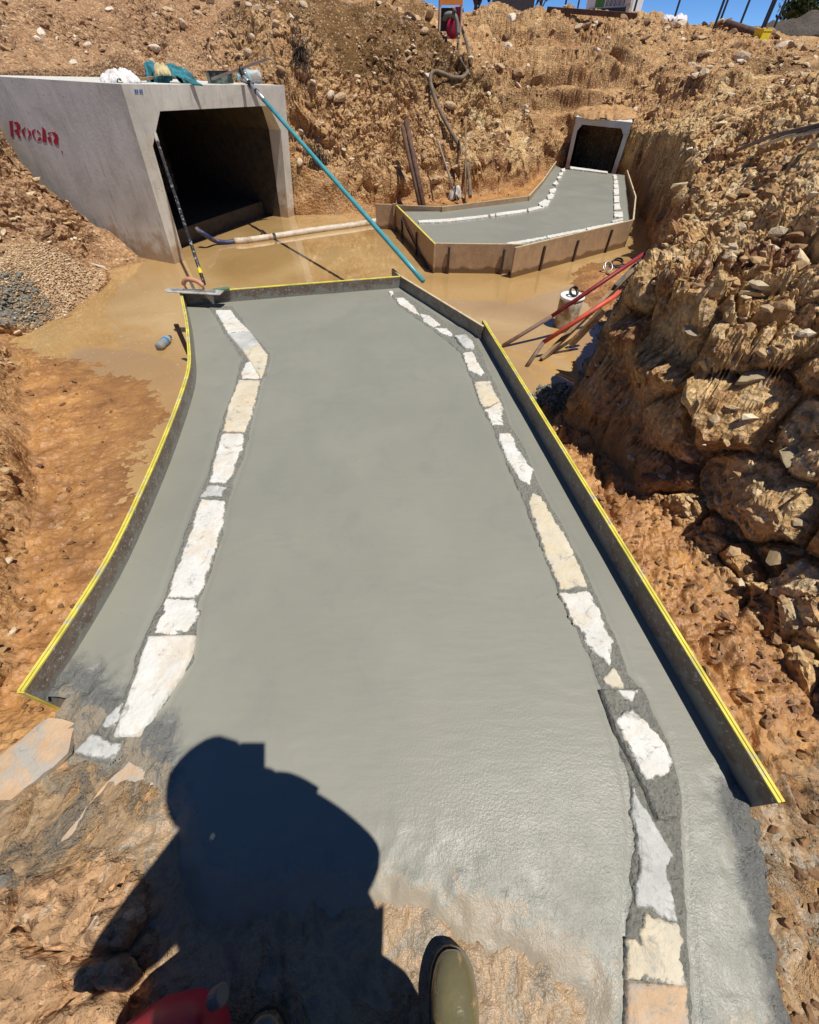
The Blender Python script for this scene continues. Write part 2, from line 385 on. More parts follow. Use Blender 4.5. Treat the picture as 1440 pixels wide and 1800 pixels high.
def water():
    m = NT('muddy_water'); n = m.noise(.7, 4, .5, dist=.8)
    c = m.ramp(n, [(.30, (.36, .215, .082)), (.48, (.46, .29, .118)), (.66, (.54, .365, .165))])
    c = m.mix(m.mr(m.noise(2.6, 5, .6, dist=1.2), .55, .75, 0, .35), c, (.34, .225, .10))
    c = m.mix(m.math('MULTIPLY', m.mr(m.noise(38, 2, .5), .70, .73), .5), c, (.75, .68, .55))
    m.col(c); m.rough(.03); m.spec(.6); m.p.inputs['IOR'].default_value = 1.33; m.p.inputs['Coat Weight'].default_value = .8; m.p.inputs['Coat Roughness'].default_value = .02
    m.bump(m.noise(5, 3, .5, dist=.3), .0016); return m.m
M_WATER = water()

# ================================================================== SETTING: ground
WATER_Z = -0.25
# left culvert (front face corners) and far culvert
CL = dict(BL=Vector((-2.98, 5.70, -.32)), TL=Vector((-2.84, 5.75, 1.306)), TR=Vector((-1.737, 8.1, 1.236)), BR=Vector((-1.93, 8.12, -.32)))
CLB = Vector((-.906, .423, .02))*2.4
CF = dict(BL=Vector((3.321, 11.119, -.05)), TL=Vector((3.30, 11.06, .735)), TR=Vector((4.02, 10.02, .735)), BR=Vector((4.12, 10.35, -.05)))
CF['TR'] = PY(1112, 215, 10.38); CF['TL'] = PY(1013, 205, 11.10)
CFB = Vector((.34, .94, 0))*2.2

pit = [(1.46, -2.2), (1.47, -.3), (1.457, .41), (1.45, .78), (1.405, 1.07), (1.32, 1.5), (1.168, 2.05), (1.10, 2.3), (1.2, 2.55), (1.50, 3.04),
       (2.08, 3.92), (2.98, 5.58), (3.6, 7.15), (4.26, 9.43), (4.3, 10.3), (4.45, 10.8), (4.45, 11.2), (3.75, 11.85), (3.22, 11.12), (2.9, 11.1), (2.55, 10.6), (2.33, 9.98),
       (1.37, 9.28), (-.2, 8.83), (-1.145, 8.2), (-1.9, 8.15), (-3.9, 9.05), (-4.95, 6.62), (-3.02, 5.75), (-3.55, 5.42), (-3.35, 4.3), (-3.59, 3.83),
       (-3.72, 3.54), (-3.27, 3.12), (-2.6, 2.24), (-2.10, 1.46), (-1.88, 1.087), (-1.60, .573), (-1.50, .30), (-1.7, 0), (-1.9, -2.2)]
floor_pts = [P(0,1800,.07), P(120,1690,.075), P(225,1645,.07), P(0,1610,.055), P(100,1590,.05), P(215,1580,.05), P(300,1600,-.01), P(330,1700,-.01), P(100,1480,-.01),
    P(400,1700,-.015), P(600,1750,-.015), P(900,1750,-.015), P(1050,1750,-.02), P(1000,1690,-.02), P(720,1620,-.015), P(500,1500,-.03),
    P(300,1440,-.012), P(120,1360,-.03), P(0,1330,-.05), P(200,1360,-.012), (-.3,-.9,.0), (.8,-.9,-.02), (-1.5,-.9,.1),
    P(1430,1600,-.14), P(1415,1450,-.12), P(1440,1760,-.14), P(1380,1300,-.10), P(1300,1150,-.10), P(1180,950,-.12), P(1090,850,-.15), P(1000,740,-.20),
    P(960,700,-.27), P(1020,520,-.24), P(1070,480,-.20), P(1000,560,-.30),
    P(30,1230,-.14), P(90,1130,-.20), P(120,1000,-.222), P(180,900,-.242), P(240,800,-.245), P(200,720,-.232), P(120,800,-.22), P(300,690,-.252), P(280,650,-.27), P(120,600,-.285),
    P(90,680,-.22), P(60,660,-.22), P(250,560,-.33), P(400,440,-.4), (0,5,-.4), (-1,7.5,-.35), (1.5,4.4,-.4), (0,2,-.35), (2.8,6.6,-.32), (3.2,8,-.3), (3,9.5,-.3), (3.7,10.6,-.2), (4.2,11.4,-.15),
    (1.2,8.6,-.22), (2.2,9.4,-.15), (-.3,8.4,-.25), (-1.2,8.0,-.27), (-3.5,7.3,-.35), (-3.3,5.5,-.3)]
up = [ # right bank: lip of the cut, then the slope
    (1.62,-2,.25), (1.62,.3,.30), (1.62,.75,.42), (1.6,1.1,.52), P(1440,700,.62), (1.5,1.5,.66), (1.36,2.05,.80), (1.30,2.35,.76), (1.42,2.65,.62), (1.72,3.1,.55), (2.35,4.0,.5), (3.2,5.6,.5), (3.95,7.1,.80), (4.28,7.8,.88),
    (4.7,9.3,.82), (2.2,.3,.85), (2.2,1.2,1.05), (3.4,.3,1.25), P(1440,400,.95), (2.0,3.0,.80), PY(1440,250,3.6), PY(1300,250,6.0), PY(1250,220,8.0), PY(1180,225,9.0), PY(1440,200,4.9), PY(1440,150,6.2),
    PY(1350,300,4.6), PY(1260,330,4.9), (2.75,4.6,.72), (3.4,5.9,.70), (4.4,4,1.22), (6,3,1.45), (6,-1,1.5), (9,4,1.6),
    # behind the far culvert and the back slope
    (4.5,10.6,.55), (5.2,11.6,.84), (3.9,12.5,.84), (2.9,11.9,.62), (2.6,11.5,.5), PY(1060,190,11.9), PY(1050,100,13.6), PY(1200,150,11.6), PY(1300,110,12.2), PY(1440,110,11.5),
    PY(960,250,12.0), PY(930,190,12.8), PY(890,120,14.0), PY(860,60,15.5), PY(1000,60,15.2), PY(950,17,16.5), PY(1100,27,16.0), PY(1250,48,15.0), PY(1340,75,13.6), PY(1440,70,13.4),
    (-6,30,2.4), (5,22,1.9), (14,18,1.35), (20,12,1.3), (4,40,1.5), (30,40,1.0), (-30,40,3.2), (14,6,1.5), (20,-4,1.7), (-20,-4,1.6), (-25,10,3.0), (12,-12,1.4), (-10,-12,1.2),
    # left spur
    (2.25,10.25,.28), (1.4,9.55,.30), (-.2,9.1,.32), (-1.2,8.5,.28), (-1.9,8.5,.40), PY(600,250,9.1), PY(600,130,9.95), PY(600,65,10.55), PY(600,5,11.2), PY(640,12,11.5), PY(705,28,11.4), PY(775,56,11.3),
    PY(760,200,9.9), PY(760,120,10.5), PY(850,160,10.6), PY(870,230,10.3), PY(900,210,10.75), PY(945,285,10.5), PY(520,250,9.0), (1.3,12.2,.9), (.2,13.2,1.6),
    # bank behind the left culvert
    PY(500,130,9.2), PY(400,115,9.4), PY(250,105,9.0), PY(100,100,8.2), PY(0,90,7.6), PY(0,0,9.2), PY(250,0,10.6), PY(450,0,11.3), (-9,9,2.2), (-8,13,2.8), (-2,15,2.7), (-10,20,3.0),
    (-4.0,9.3,1.30), (-5.0,6.75,1.25), (-5.8,7.6,1.5),
    # dirt heap and gravel left of the culvert
    PY(0,245,6.4), PY(60,310,6.2), PY(110,370,6.0), PY(150,420,5.85), PY(190,455,5.7), PY(0,340,5.6), PY(0,430,5.05), P(60,440,.10), P(120,470,-.10), P(170,490,-.22), P(60,520,-.14), P(100,550,-.23), P(0,520,.02), P(0,580,-.20), P(40,590,-.23),
    # near left wall
    P(0,660,.18), P(0,720,.30), P(0,900,.24), P(0,1100,.12), P(0,1230,.0), (-3.3,2.6,.14), (-2.7,1.5,.3), (-2.3,.6,.25), (-4.5,3,.35), (-5,1,.6), (-2.0,.2,.10), (-2.2,-1,.2), (-6,4.5,.9)]
floorF = RBF(floor_pts, .06); upF = RBF(up, .30)

def axis(segs):
    out = [segs[0][0]]
    for a, b, st in segs:
        n = max(1, round((b-a)/st)); out += list(a+(b-a)*(np.arange(1, n+1)/n))
    return np.array(out)
def grow(a, b, s0, q):
    o = [a]; s = s0
    while abs(o[-1]-a) < abs(b-a): o.append(o[-1]+(s if b > a else -s)); s *= q
    return o
xs = np.concatenate([np.array(grow(-5.5, -70, .05, 1.12))[:0:-1], axis([(-5.5, -3.6, .016), (-3.6, 1.0, .0115), (1.0, 2.3, .0058), (2.3, 5.0, .015), (5.0, 8.5, .035)]), np.array(grow(8.5, 80, .05, 1.12))[1:]])
ys = np.concatenate([np.array(grow(-1.0, -40, .05, 1.15))[:0:-1], axis([(-1.0, 2.6, .0095), (2.6, 6.0, .0125), (6.0, 10.5, .0165), (10.5, 12.6, .025), (12.6, 17.5, .05)]), np.array(grow(17.5, 120, .08, 1.12))[1:]])
X, Y = np.meshgrid(xs, ys)
wob = .07*fbm(X, Y, X*0, 1.6, 4, 3) + .035*fbm(X, Y, X*0, 6, 3, 5)
sdp = sdpoly(pit, X, Y)
nearw = smooth(-.2, .4, Y)                                    # keep the foreground straight
d = sdp + wob*(.4+.6*nearw)
zf = floorF(X, Y); zu = np.maximum(upF(X, Y), -.5)
right = (X > .9) & (Y < 11)
wall_w = np.where(right, .15+.30*(1-smooth(1.35, 1.75, Y))-.03*smooth(5.5, 6.5, Y), np.where(Y > 7.5, .20, .14))
k = smooth(0, 1, (d+.02)/wall_w)
Z = zf*(1-k) + np.maximum(zu, zf*(1-k)+zu*k)*k
# the culvert barrels: dug out inside their footprints
def quad_of(c, b, inset):
    q = [c['BL'], c['BR'], c['BR']+b, c['BL']+b]; ctr = sum(q, Vector())/4
    return [tuple((p+(ctr-p).normalized()*inset)[:2]) for p in q]
inl = sdpoly(quad_of(CL, CLB, .10), X, Y); inf = sdpoly(quad_of(CF, CFB*.5, .06), X, Y)
Z = np.where(inl < 0, np.minimum(Z, -.33), Z); Z = np.where(inf < 0, np.minimum(Z, -.12), Z)
# nothing stands higher than the fresh concrete inside its outline
_lt = [(318,515),(332,640),(298,745),(200,960),(35,1215),(112,1226),(168,1272),(215,1322),(262,1348),(305,1405),(345,1492),(430,1540),(600,1550),(690,1545),(760,1578),(850,1622),(950,1662),(1040,1702),(1103,1725),(1110,1850),(1400,1830),(1378,1560),(1345,1425),(1375,1410),(850,562),(705,485)]
sds = sdpoly(XY(_lt), X, Y)
Z = np.where(sds < .02, np.minimum(Z, -.03-.10*smooth(0, .15, -sds)), Z)
# -- zones
inside = 1-smooth(-.06, .10, d)
fore = (1-smooth(.05, .5, Y))*inside
mudz = inside*(1-fore*.85)
rocky = (1-inside)
farfade = 1/(1+np.maximum(0, np.hypot(X, Y)-12)*.05)
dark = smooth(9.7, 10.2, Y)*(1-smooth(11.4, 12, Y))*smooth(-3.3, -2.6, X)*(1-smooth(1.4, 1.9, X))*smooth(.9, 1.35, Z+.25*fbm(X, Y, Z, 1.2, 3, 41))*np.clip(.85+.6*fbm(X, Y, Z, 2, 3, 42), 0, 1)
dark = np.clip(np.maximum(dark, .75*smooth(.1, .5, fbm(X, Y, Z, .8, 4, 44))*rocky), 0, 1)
purple = (smooth(-2.6, -3.6, X-.12*Y+.9))*rocky
gheap = [P(-10,470,.12)[:2], P(18,438,.16)[:2], P(80,431,.14)[:2], P(166,488,-.2)[:2], P(122,545,-.24)[:2], P(50,580,-.24)[:2]]
greyz = np.maximum(1.2*(1-smooth(-.05, .22, np.hypot(X-P(10,520,-.02)[0], (Y-P(10,520,-.02)[1])*.8)-.16)), 1.2*(1-smooth(0, .14, np.hypot((X-P(985,690,-.2)[0]), (Y-P(985,690,-.2)[1]))-.13)))
greyz = np.maximum(greyz, .85*(1-smooth(0, .10, linedist(XY([(120,1285),(185,1380),(120,1450),(70,1500),(20,1520)]), X, Y)-.015)))
greyz = np.maximum(greyz, 1.1*(1-smooth(0, .18, linedist([P(1003,290,0)[:2], P(1078,299,0)[:2]], X, Y)-.06)))
gravelz = 1-smooth(-.05, .12, sdpoly(gheap, X, Y))
smear = (1-smooth(.02, .55, linedist(XY([(330,1520),(700,1590),(860,1650),(1040,1740),(1080,1790)]), X, Y)))*inside*1.1
smear = np.maximum(smear, fore*.68)
wedge = RBF([P(15,436,.17), P(80,430,.15), P(168,488,-.19), P(122,546,-.25), P(40,585,-.25), P(-40,470,.16), P(90,490,-.03)], .3)
Z = Z*(1-gravelz)+(wedge(X, Y)+.02)*gravelz
# concrete heaps and spill have volume
Z += .10*np.clip(1-np.hypot(X-P(985,690,-.2)[0], Y-P(985,690,-.2)[1])/.24, 0, 1)**1.2
Z += .10*np.clip(1-np.abs(linedist([P(1003,290,0)[:2], P(1078,299,0)[:2]], X, Y))/.2, 0, 1)
val = smooth(1.2, 1.7, X-.12*(Y-11))*(1-smooth(4.2, 5.2, X))*smooth(11.6, 12.2, Y)*(1-smooth(15.5, 17, Y))
tq = (Z+.05*fbm(X, Y, X*0, 1.5, 3, 77))/.34; Z = Z+val*.9*((np.floor(tq)+smooth(.62, .95, tq-np.floor(tq)))*.34-tq*.34)
# -- relief, along the normal
gy, gx = np.gradient(Z, ys, xs)
nl = 1/np.sqrt(gx*gx+gy*gy+1); Nx, Ny, Nz = -gx*nl, -gy*nl, nl
rough = rocky*(.75+.5*fbm(X, Y, Z, .7, 3, 9)) * farfade
rough = np.where(right, rough*1.15, rough)*(1-.9*gravelz)*(1-.6*np.clip(greyz, 0, 1))
rough = np.where((X < -1.3) & (Y < 3.4) & (Y > .3), rough*1.9, rough)
rough = np.maximum(rough, .42*inside*(X > .75)*(Y < 2.6)*smooth(.02, .10, sds)*(1-smooth(0, .3, -(Y-.02))))
patch = smooth(-.22, .18, fbm(X, Y, X*0, .85, 3, 88)+.12); rough *= np.where(right & (Y < 6), .75+.25*patch, .22+.85*patch)
near = np.hypot(X, Y) < 20
f1 = np.zeros_like(X); c1 = np.ones_like(X); f2 = f1.copy(); c2 = c1.copy(); f3 = f1.copy(); c3 = c1.copy()
m = near & (rough > .02)
xx, yy, zz = X[m], Y[m], Z[m]
wx = .10*fbm(xx, yy, zz, 3, 3, 21); wy = .10*fbm(xx, yy, zz, 3, 3, 22); wz = .10*fbm(xx, yy, zz, 3, 3, 23)
id1 = np.zeros_like(X); id2 = np.zeros_like(X)
f1[m], c1[m], id1[m] = worley(xx+wx, yy+wy, (zz+wz)*1.3, 2.6, 1)
f2[m], c2[m], id2[m] = worley(xx+wx*.7, yy+wy*.7, (zz+wz*.7)*1.2, 7.5, 2)
f3[m], c3[m], _ = worley(xx+wx*.3, yy+wy*.3, zz, 21, 3)
f0 = np.zeros_like(X); c0 = np.ones_like(X); f4 = np.zeros_like(X); c4 = np.ones_like(X)
f0[m], c0[m], _ = worley(xx+wx*2, yy+wy*2, zz*1.3, .95, 5)
mm = m & (np.hypot(X, Y) < 4.6)
f4[mm], c4[mm], _ = worley(X[mm], Y[mm], Z[mm], 46, 6)
crag = np.where(right, 1.0, .62)*np.where(Y > 11, .8, 1)
dsp = rocky*np.where(right & (Y < 10), .05, .24)*(1-gravelz)*(f0-.12) + rough*smooth(.55, .8, Nz)*(.016*f4-.004*(1-smooth(0,.12,c4)))+rough*(crag*(.17*f1 - .06*(1-smooth(0, .09, c1))) + .070*f2*(.5+.8*crag)*(.42+.58*smooth(.3, .75, Nz)) - .030*(1-smooth(0, .10, c2))*(.3+.7*smooth(.35, .8, Nz)) + .030*f3*smooth(.25, .7, Nz) - (.009*(1-smooth(0,.13,c3)) - .010*fbm(X, Y, Z, 40, 2, 31))*(.2+.8*smooth(.35, .8, Nz)))
mudn = fbm(X, Y, Z, 5, 5, 51, .55); ridge = 1-np.abs(fbm(X, Y, Z, 7.5, 4, 52))*2
ridge2 = 1-np.abs(fbm(X*.6+.3*mudn, Y+.3*mudn, Z, 15, 4, 57))*2
fl = inside*(1-fore)*(.020*mudn + .013*np.clip(ridge, 0, 1)**4 + .010*np.clip(ridge2, 0, 1)**3 + .007*fbm(X, Y, Z, 34, 4, 53, .6) - .007)*(.6+.9*smooth(-.6, 0, d))
fl -= fore*.014*smooth(.30, .62, fbm(X, Y, Z, 16, 3, 58))
fl += fore*(.008*fbm(X, Y, Z, 9, 4, 54) + .004*fbm(X, Y, Z, 28, 3, 55))
# cracked clay clods at the near left
clod = smooth(.012, .04, zf)*fore*(X < -.25)*smooth(.22, .02, Y)
mc = clod > .02
if mc.any():
    a, b, _ = worley(X[mc]+.05*fbm(X[mc], Y[mc], X[mc]*0, 8, 3, 61), Y[mc]+.05*fbm(X[mc], Y[mc], X[mc]*0, 8, 3, 62), X[mc]*0, 4.2, 9)
    a2, b2, _ = worley(X[mc], Y[mc], X[mc]*0, 17, 10)
    fl[mc] += clod[mc]*(.022*a - .060*(1-smooth(0, .10, b)) + .014*a2 - .010*(1-smooth(0, .1, b2)) + .016*fbm(X[mc], Y[mc], X[mc]*0, 20, 4, 63))
gr = np.clip(greyz, 0, 1)*(1-.75*fore)*(.028*fbm(X, Y, Z, 17, 4, 71, .65))
dsp = dsp + fl + gr + gravelz*rocky*.006*fbm(X, Y, Z, 50, 2, 33)
damp = smooth(0, .12, np.minimum(np.where(inl > -.02, inl, 9), np.where(inf > -.02, inf, 9)))
dsp = np.where((inl < .12) & (inl > -.3) | (inf < .12) & (inf > -.3), dsp*np.clip(damp, 0.1, 1), dsp)
VX, VY, VZ = X+Nx*dsp, Y+Ny*dsp, Z+Nz*dsp
mudattr = np.clip(mudz*1.0, 0, 1)*(1-np.clip(greyz, 0, 1))*(1-clod)
ny_, nx_ = X.shape
idx = np.arange(ny_*nx_).reshape(ny_, nx_)
Q = np.stack([idx[:-1, :-1], idx[:-1, 1:], idx[1:, 1:], idx[1:, :-1]], -1).reshape(-1, 4)
# skip what lies under the big slab
under = ((X > -1.05) & (X < .75) & (Y > .55) & (Y < 3.3))
uq = under[:-1, :-1] & under[1:, 1:] & under[:-1, 1:] & under[1:, :-1]
Q = Q[~uq.ravel()]
ground_me = np_mesh('ground', np.stack([VX, VY, VZ], -1).reshape(-1, 3), Q,
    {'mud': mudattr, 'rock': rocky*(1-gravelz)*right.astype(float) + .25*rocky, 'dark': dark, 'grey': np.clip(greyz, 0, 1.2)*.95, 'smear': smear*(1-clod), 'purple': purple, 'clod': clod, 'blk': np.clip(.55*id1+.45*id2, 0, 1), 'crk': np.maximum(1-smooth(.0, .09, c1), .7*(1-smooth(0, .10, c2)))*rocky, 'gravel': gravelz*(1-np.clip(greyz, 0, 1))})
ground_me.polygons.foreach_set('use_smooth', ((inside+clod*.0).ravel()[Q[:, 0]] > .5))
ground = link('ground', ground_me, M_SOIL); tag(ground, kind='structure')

def gz(x, y):
    i = int(np.clip(np.searchsorted(xs, x)-1, 0, len(xs)-2)); j = int(np.clip(np.searchsorted(ys, y)-1, 0, len(ys)-2))
    u = (x-xs[i])/(xs[i+1]-xs[i]); v = (y-ys[j])/(ys[j+1]-ys[j])
    return float((Z[j,i]*(1-u)+Z[j,i+1]*u)*(1-v)+(Z[j+1,i]*(1-u)+Z[j+1,i+1]*u)*v)
def hit(px, py, lift=0.0, near=.3, water=True):
    """where the sight line through a point of the photo meets the ground (or the water)"""
    r = Vector(ray(px, py)); t = near; st = .02
    while t < 60:
        p = Vector((0, 0, CAM_H)) + r*t
        g = gz(p.x, p.y)
        if water: g = max(g, WATER_Z if abs(p.x) < 5 and p.y < 11 else -9)
        if p.z <= g + lift: return p
        t += st*max(.5, t*.3)
    return p

bm = bmesh.new(); wv = [bm.verts.new((x, y, WATER_Z)) for x, y in ((-5.2, .7), (4.6, .7), (4.6, 11.2), (-5.2, 11.2))]; bm.faces.new(wv)
tag(bmobj('water', bm, M_WATER), kind='structure')

# ================================================================== near slab
def grid_patch(name, poly, step, zfun, margin, mat, attrs=None, parent=None):
    p = np.array(poly); x0, y0 = p.min(0)-margin; x1, y1 = p.max(0)+margin
    gx = np.arange(x0, x1+step, step); gy = np.arange(y0, y1+step, step); GX, GY = np.meshgrid(gx, gy)
    sd = sdpoly(poly, GX, GY); GZ, at = zfun(GX, GY, sd)
    ok = sd < margin
    if '_ok' in at: ok = ok & at.pop('_ok')
    id_ = np.arange(GX.size).reshape(GX.shape)
    okq = ok[:-1, :-1] & ok[:-1, 1:] & ok[1:, 1:] & ok[1:, :-1]
    q = np.stack([id_[:-1, :-1], id_[:-1, 1:], id_[1:, 1:], id_[1:, :-1]], -1)[okq]
    use = np.unique(q); mp = np.zeros(GX.size, int); mp[use] = np.arange(len(use))
    V = np.stack([GX, GY, GZ], -1).reshape(-1, 3)[use]
    me = np_mesh(name, V, mp[q], {k: v.ravel()[use] for k, v in at.items()})
    return link(name, me, mat, parent, True)

ZB = .10
left_px = [(318,515),(327,560),(331,600),(332,640),(322,680),(298,745),(262,830),(200,960),(130,1075),(35,1215)]
left_top = catmull([P(x, y, ZB) for x, y in left_px], 4)
back_top = [P(318,515,ZB), P(705,485,ZB)]
rb1_top = [P(690,472,ZB), P(705,485,ZB), P(850,573,ZB)]
rb2_top = [P(850,562,ZB), P(1375,1410,ZB)]
right_in = [tuple(P(705,485,ZB)[:2]), tuple(P(850,568,ZB)[:2]), tuple(P(1375,1410,ZB)[:2])]
fore_px = [(1345,1425),(1362,1480),(1378,1560),(1390,1680),(1400,1830),(1070,1850),(1062,1725),(1020,1702),(950,1662),(850,1622),(760,1578),(690,1545),(600,1550),(430,1540),(345,1492),(305,1405),(262,1348),(215,1322),(168,1272),(112,1226)]
slab_poly = [tuple(v[:2]) for v in left_top[::-1]][0:] + right_in + XY(fore_px)
fore_line = XY(fore_px)
bandL = XY([(365,538),(410,538),(445,585),(478,622),(476,640),(462,672),(446,735),(432,800),(402,880),(392,940),(372,1000),(352,1060),(346,1110),(338,1165),(300,1225),(258,1285),(245,1302),(190,1302),(168,1285),(195,1245),(215,1225),(240,1150),(262,1100),(285,1050),(318,950),(345,875),(365,830),(390,740),(412,680),(420,640),(425,632),(396,590),(383,565)])
bandR = XY([(684,515),(705,512),(735,532),(785,565),(830,583),(845,612),(862,655),(880,690),(898,745),(925,790),(945,840),(965,880),(1000,940),(1030,1000),(1056,1060),(1085,1125),(1108,1185),(1135,1215),(1175,1300),(1195,1370),(1203,1460),(1206,1550),(1212,1650),(1225,1830),(1104,1830),(1102,1600),(1112,1480),(1106,1400),(1082,1300),(1052,1215),(1035,1165),(1008,1095),(980,1040),(950,960),(920,880),(890,815),(868,760),(845,715),(826,660),(808,618),(786,600),(740,566),(700,538)])
def slab_z(GX, GY, sd):
    dl = linedist(fore_line, GX, GY)
    out_ = np.where((sd > -.0), sd, 0)
    e = np.where(sd < 0, np.minimum(dl, -sd), -np.abs(sd))         # distance in from the free edge
    wb = .030*fbm(GX, GY, GX*0, 6, 4, 81) + .022*fbm(GX, GY, GX*0, 25, 3, 84)
    ee = np.where(sd < 0, dl, -sd)+wb
    free = (dl < .35)
    rightedge = smooth(.75, .95, GX)
    dr = np.where(free, np.clip((.035-ee)/(.20-.07*rightedge), 0, 1.2), 0)
    z = .0025*fbm(GX, GY, GX*0, 3, 3, 82) - dr**1.4*(.065+.285*rightedge)
    rg = np.clip(np.where(free, 1-smooth(.02, .22, ee), 0)*(.25+.75*np.maximum(rightedge, smooth(-.62, -.85, GX))), 0, 1)
    bl = sdpoly(bandL, GX, GY); br = sdpoly(bandR, GX, GY); bd = np.minimum(bl, br)
    z += rg*.026*fbm(GX, GY, GX*0, 24, 5, 83, .68)
    z -= .004*(1-smooth(0, .014, np.abs(bd-.006)))                   # edge groove the trowel leaves beside the strips
    spark = (1-smooth(-.10, .62, GY))*smooth(-.25, .25, GX)
    lt = linedist(XY([(318,540),(318,640),(300,745),(262,855),(200,985),(140,1110)]), GX, GY)
    muddy = np.where(free, .75*(1-smooth(-.02, .10, ee))*(1-rightedge), 0)
    _ok = (sd < .002) | ((dl < sd+.002) & (GX > -1.245))
    return z, {'_ok': _ok, 'rough': rg, 'sparkle': np.clip(spark+.25*rg, 0, 1), 'muddy': muddy}
slab = empty('concrete_slab', (0, 2, 0), 'freshly poured grey concrete slab in the foreground with two rows of white blocks', 'slab')
keep(grid_patch('slab_surface', slab_poly, .0105, slab_z, .15, M_SLAB), slab)
def mortar_z(GX, GY, sd):
    s2 = sd + .010*fbm(GX, GY, GX*0, 14, 4, 91)
    z = .0035 - .02*smooth(-.012, .012, s2) + .0035*fbm(GX, GY, GX*0, 26, 4, 92, .6)
    return z, {'rim': 1-smooth(-.030, -.004, s2+.012*fbm(GX, GY, GX*0, 40, 3, 96))}
for b in (bandL, bandR): keep(grid_patch('mortar_strip', b, .008, mortar_z, .03, M_MORTAR), slab)
lath = XY([(1053,1214),(1125,1210),(1142,1250),(1165,1310),(1190,1440),(1152,1443),(1128,1390),(1080,1290)])
def lath_z(GX, GY, sd): return .021 - .05*smooth(-.006, .008, sd+.005*fbm(GX, GY, GX*0, 18, 3, 93)) + .003*fbm(GX, GY, GX*0, 30, 4, 94), {}
keep(grid_patch('raised_mortar', lath, .006, lath_z, .02, M_MORTAR), slab)

def block(px, mat, z=.009, jag=.006, parent=None, z0=-.006, name='block'):
    q = []; n = len(px); L = [P(x, y, z) for x, y in px]
    for i in range(n):
        a, b = L[i], L[(i+1) % n]; k_ = max(1, int((b-a).length/.022))
        nrm = Vector((-(b-a).y, (b-a).x, 0)).normalized()
        for j in range(k_):
            p = a.lerp(b, j/k_); q.append(p + nrm*random.uniform(-jag, jag)*(1 if j else .4))
    bm = bmesh.new(); top = [bm.verts.new(p) for p in q]; f = bm.faces.new(top)
    r = bmesh.ops.extrude_face_region(bm, geom=[f]); ex = [v for v in r['geom'] if isinstance(v, bmesh.types.BMVert)]
    for v in ex: v.co.z = z0
    o = bmobj(name, bm, mat); at = o.data.attributes.new('edge', 'FLOAT', 'POINT'); at.data.foreach_set('value', [.2]*len(o.data.vertices))
    if parent: keep(o, parent)
    return o
def block_patch(px, mat, z, jag, parent):
    poly = XY(px, z); ar = abs(sum(a[0]*b[1]-b[0]*a[1] for a, b in zip(poly, poly[1:]+poly[:1])))/2
    st = .005 if ar < .03 else .007; sd_i = random.randrange(1000)
    def zf_(GX, GY, sd):
        s2 = sd - .003 + jag*1.3*fbm(GX, GY, GX*0, 24, 4, 300+sd_i, .6) + jag*.8*fbm(GX, GY, GX*0, 70, 2, 301+sd_i)
        zz = z - (z+.012)*smooth(-.003, .006, s2) + .0018*fbm(GX, GY, GX*0, 18, 4, 302+sd_i) - .0015*smooth(-.03, 0, s2)
        return zz, {'edge': np.clip(-s2 + (.02 if jag < .0035 else 0), -.05, .3)}
    return keep(grid_patch('block', poly, st, zf_, .014, mat), parent)
W_, C_, T_, O_ = M_BLOCK, M_CREAM, M_TILE, M_ORANGE
left_blocks = [([(377,544),(405,544),(416,559),(439,581),(401,585),(390,566)], W_, .011, .004), ([(401,585),(439,581),(455,603),(427,615)], T_, .014, .003), ([(428,616),(455,604),(469,622),(467,637),(462,655),(458,662)], C_, .014, .003),
    ([(433,637),(440,634),(457,663),(455,665),(426,664),(424,655)], W_, .009, .004), ([(420,667),(456,668),(450,700),(440,735),(430,759),(392,757),(402,710),(415,680)], C_, .010, .005),
    ([(389,762),(428,761),(425,790),(415,810),(410,830),(395,848),(368,848),(378,805)], W_, .009, .006), ([(366,853),(384,850),(398,856),(388,872),(352,872)], T_, .007, .009), ([(353,876),(397,880),(388,927),(372,983),(353,1037),(343,1049),(293,1049),(303,1017),(320,973),(337,927)], W_, .010, .005),
    ([(293,1053),(340,1052),(348,1080),(327,1110),(268,1114),(283,1080)], W_, .010, .008), ([(260,1117),(338,1116),(330,1157),(313,1187),(290,1220),(253,1273),(240,1291),(198,1292),(217,1243),(240,1177)], W_, .020, .002),
    ([(214,1236),(202,1278),(178,1276),(192,1250)], T_, .009, .009), ([(160,1290),(208,1307),(203,1323),(183,1337),(130,1320)], T_, .014, .004)]
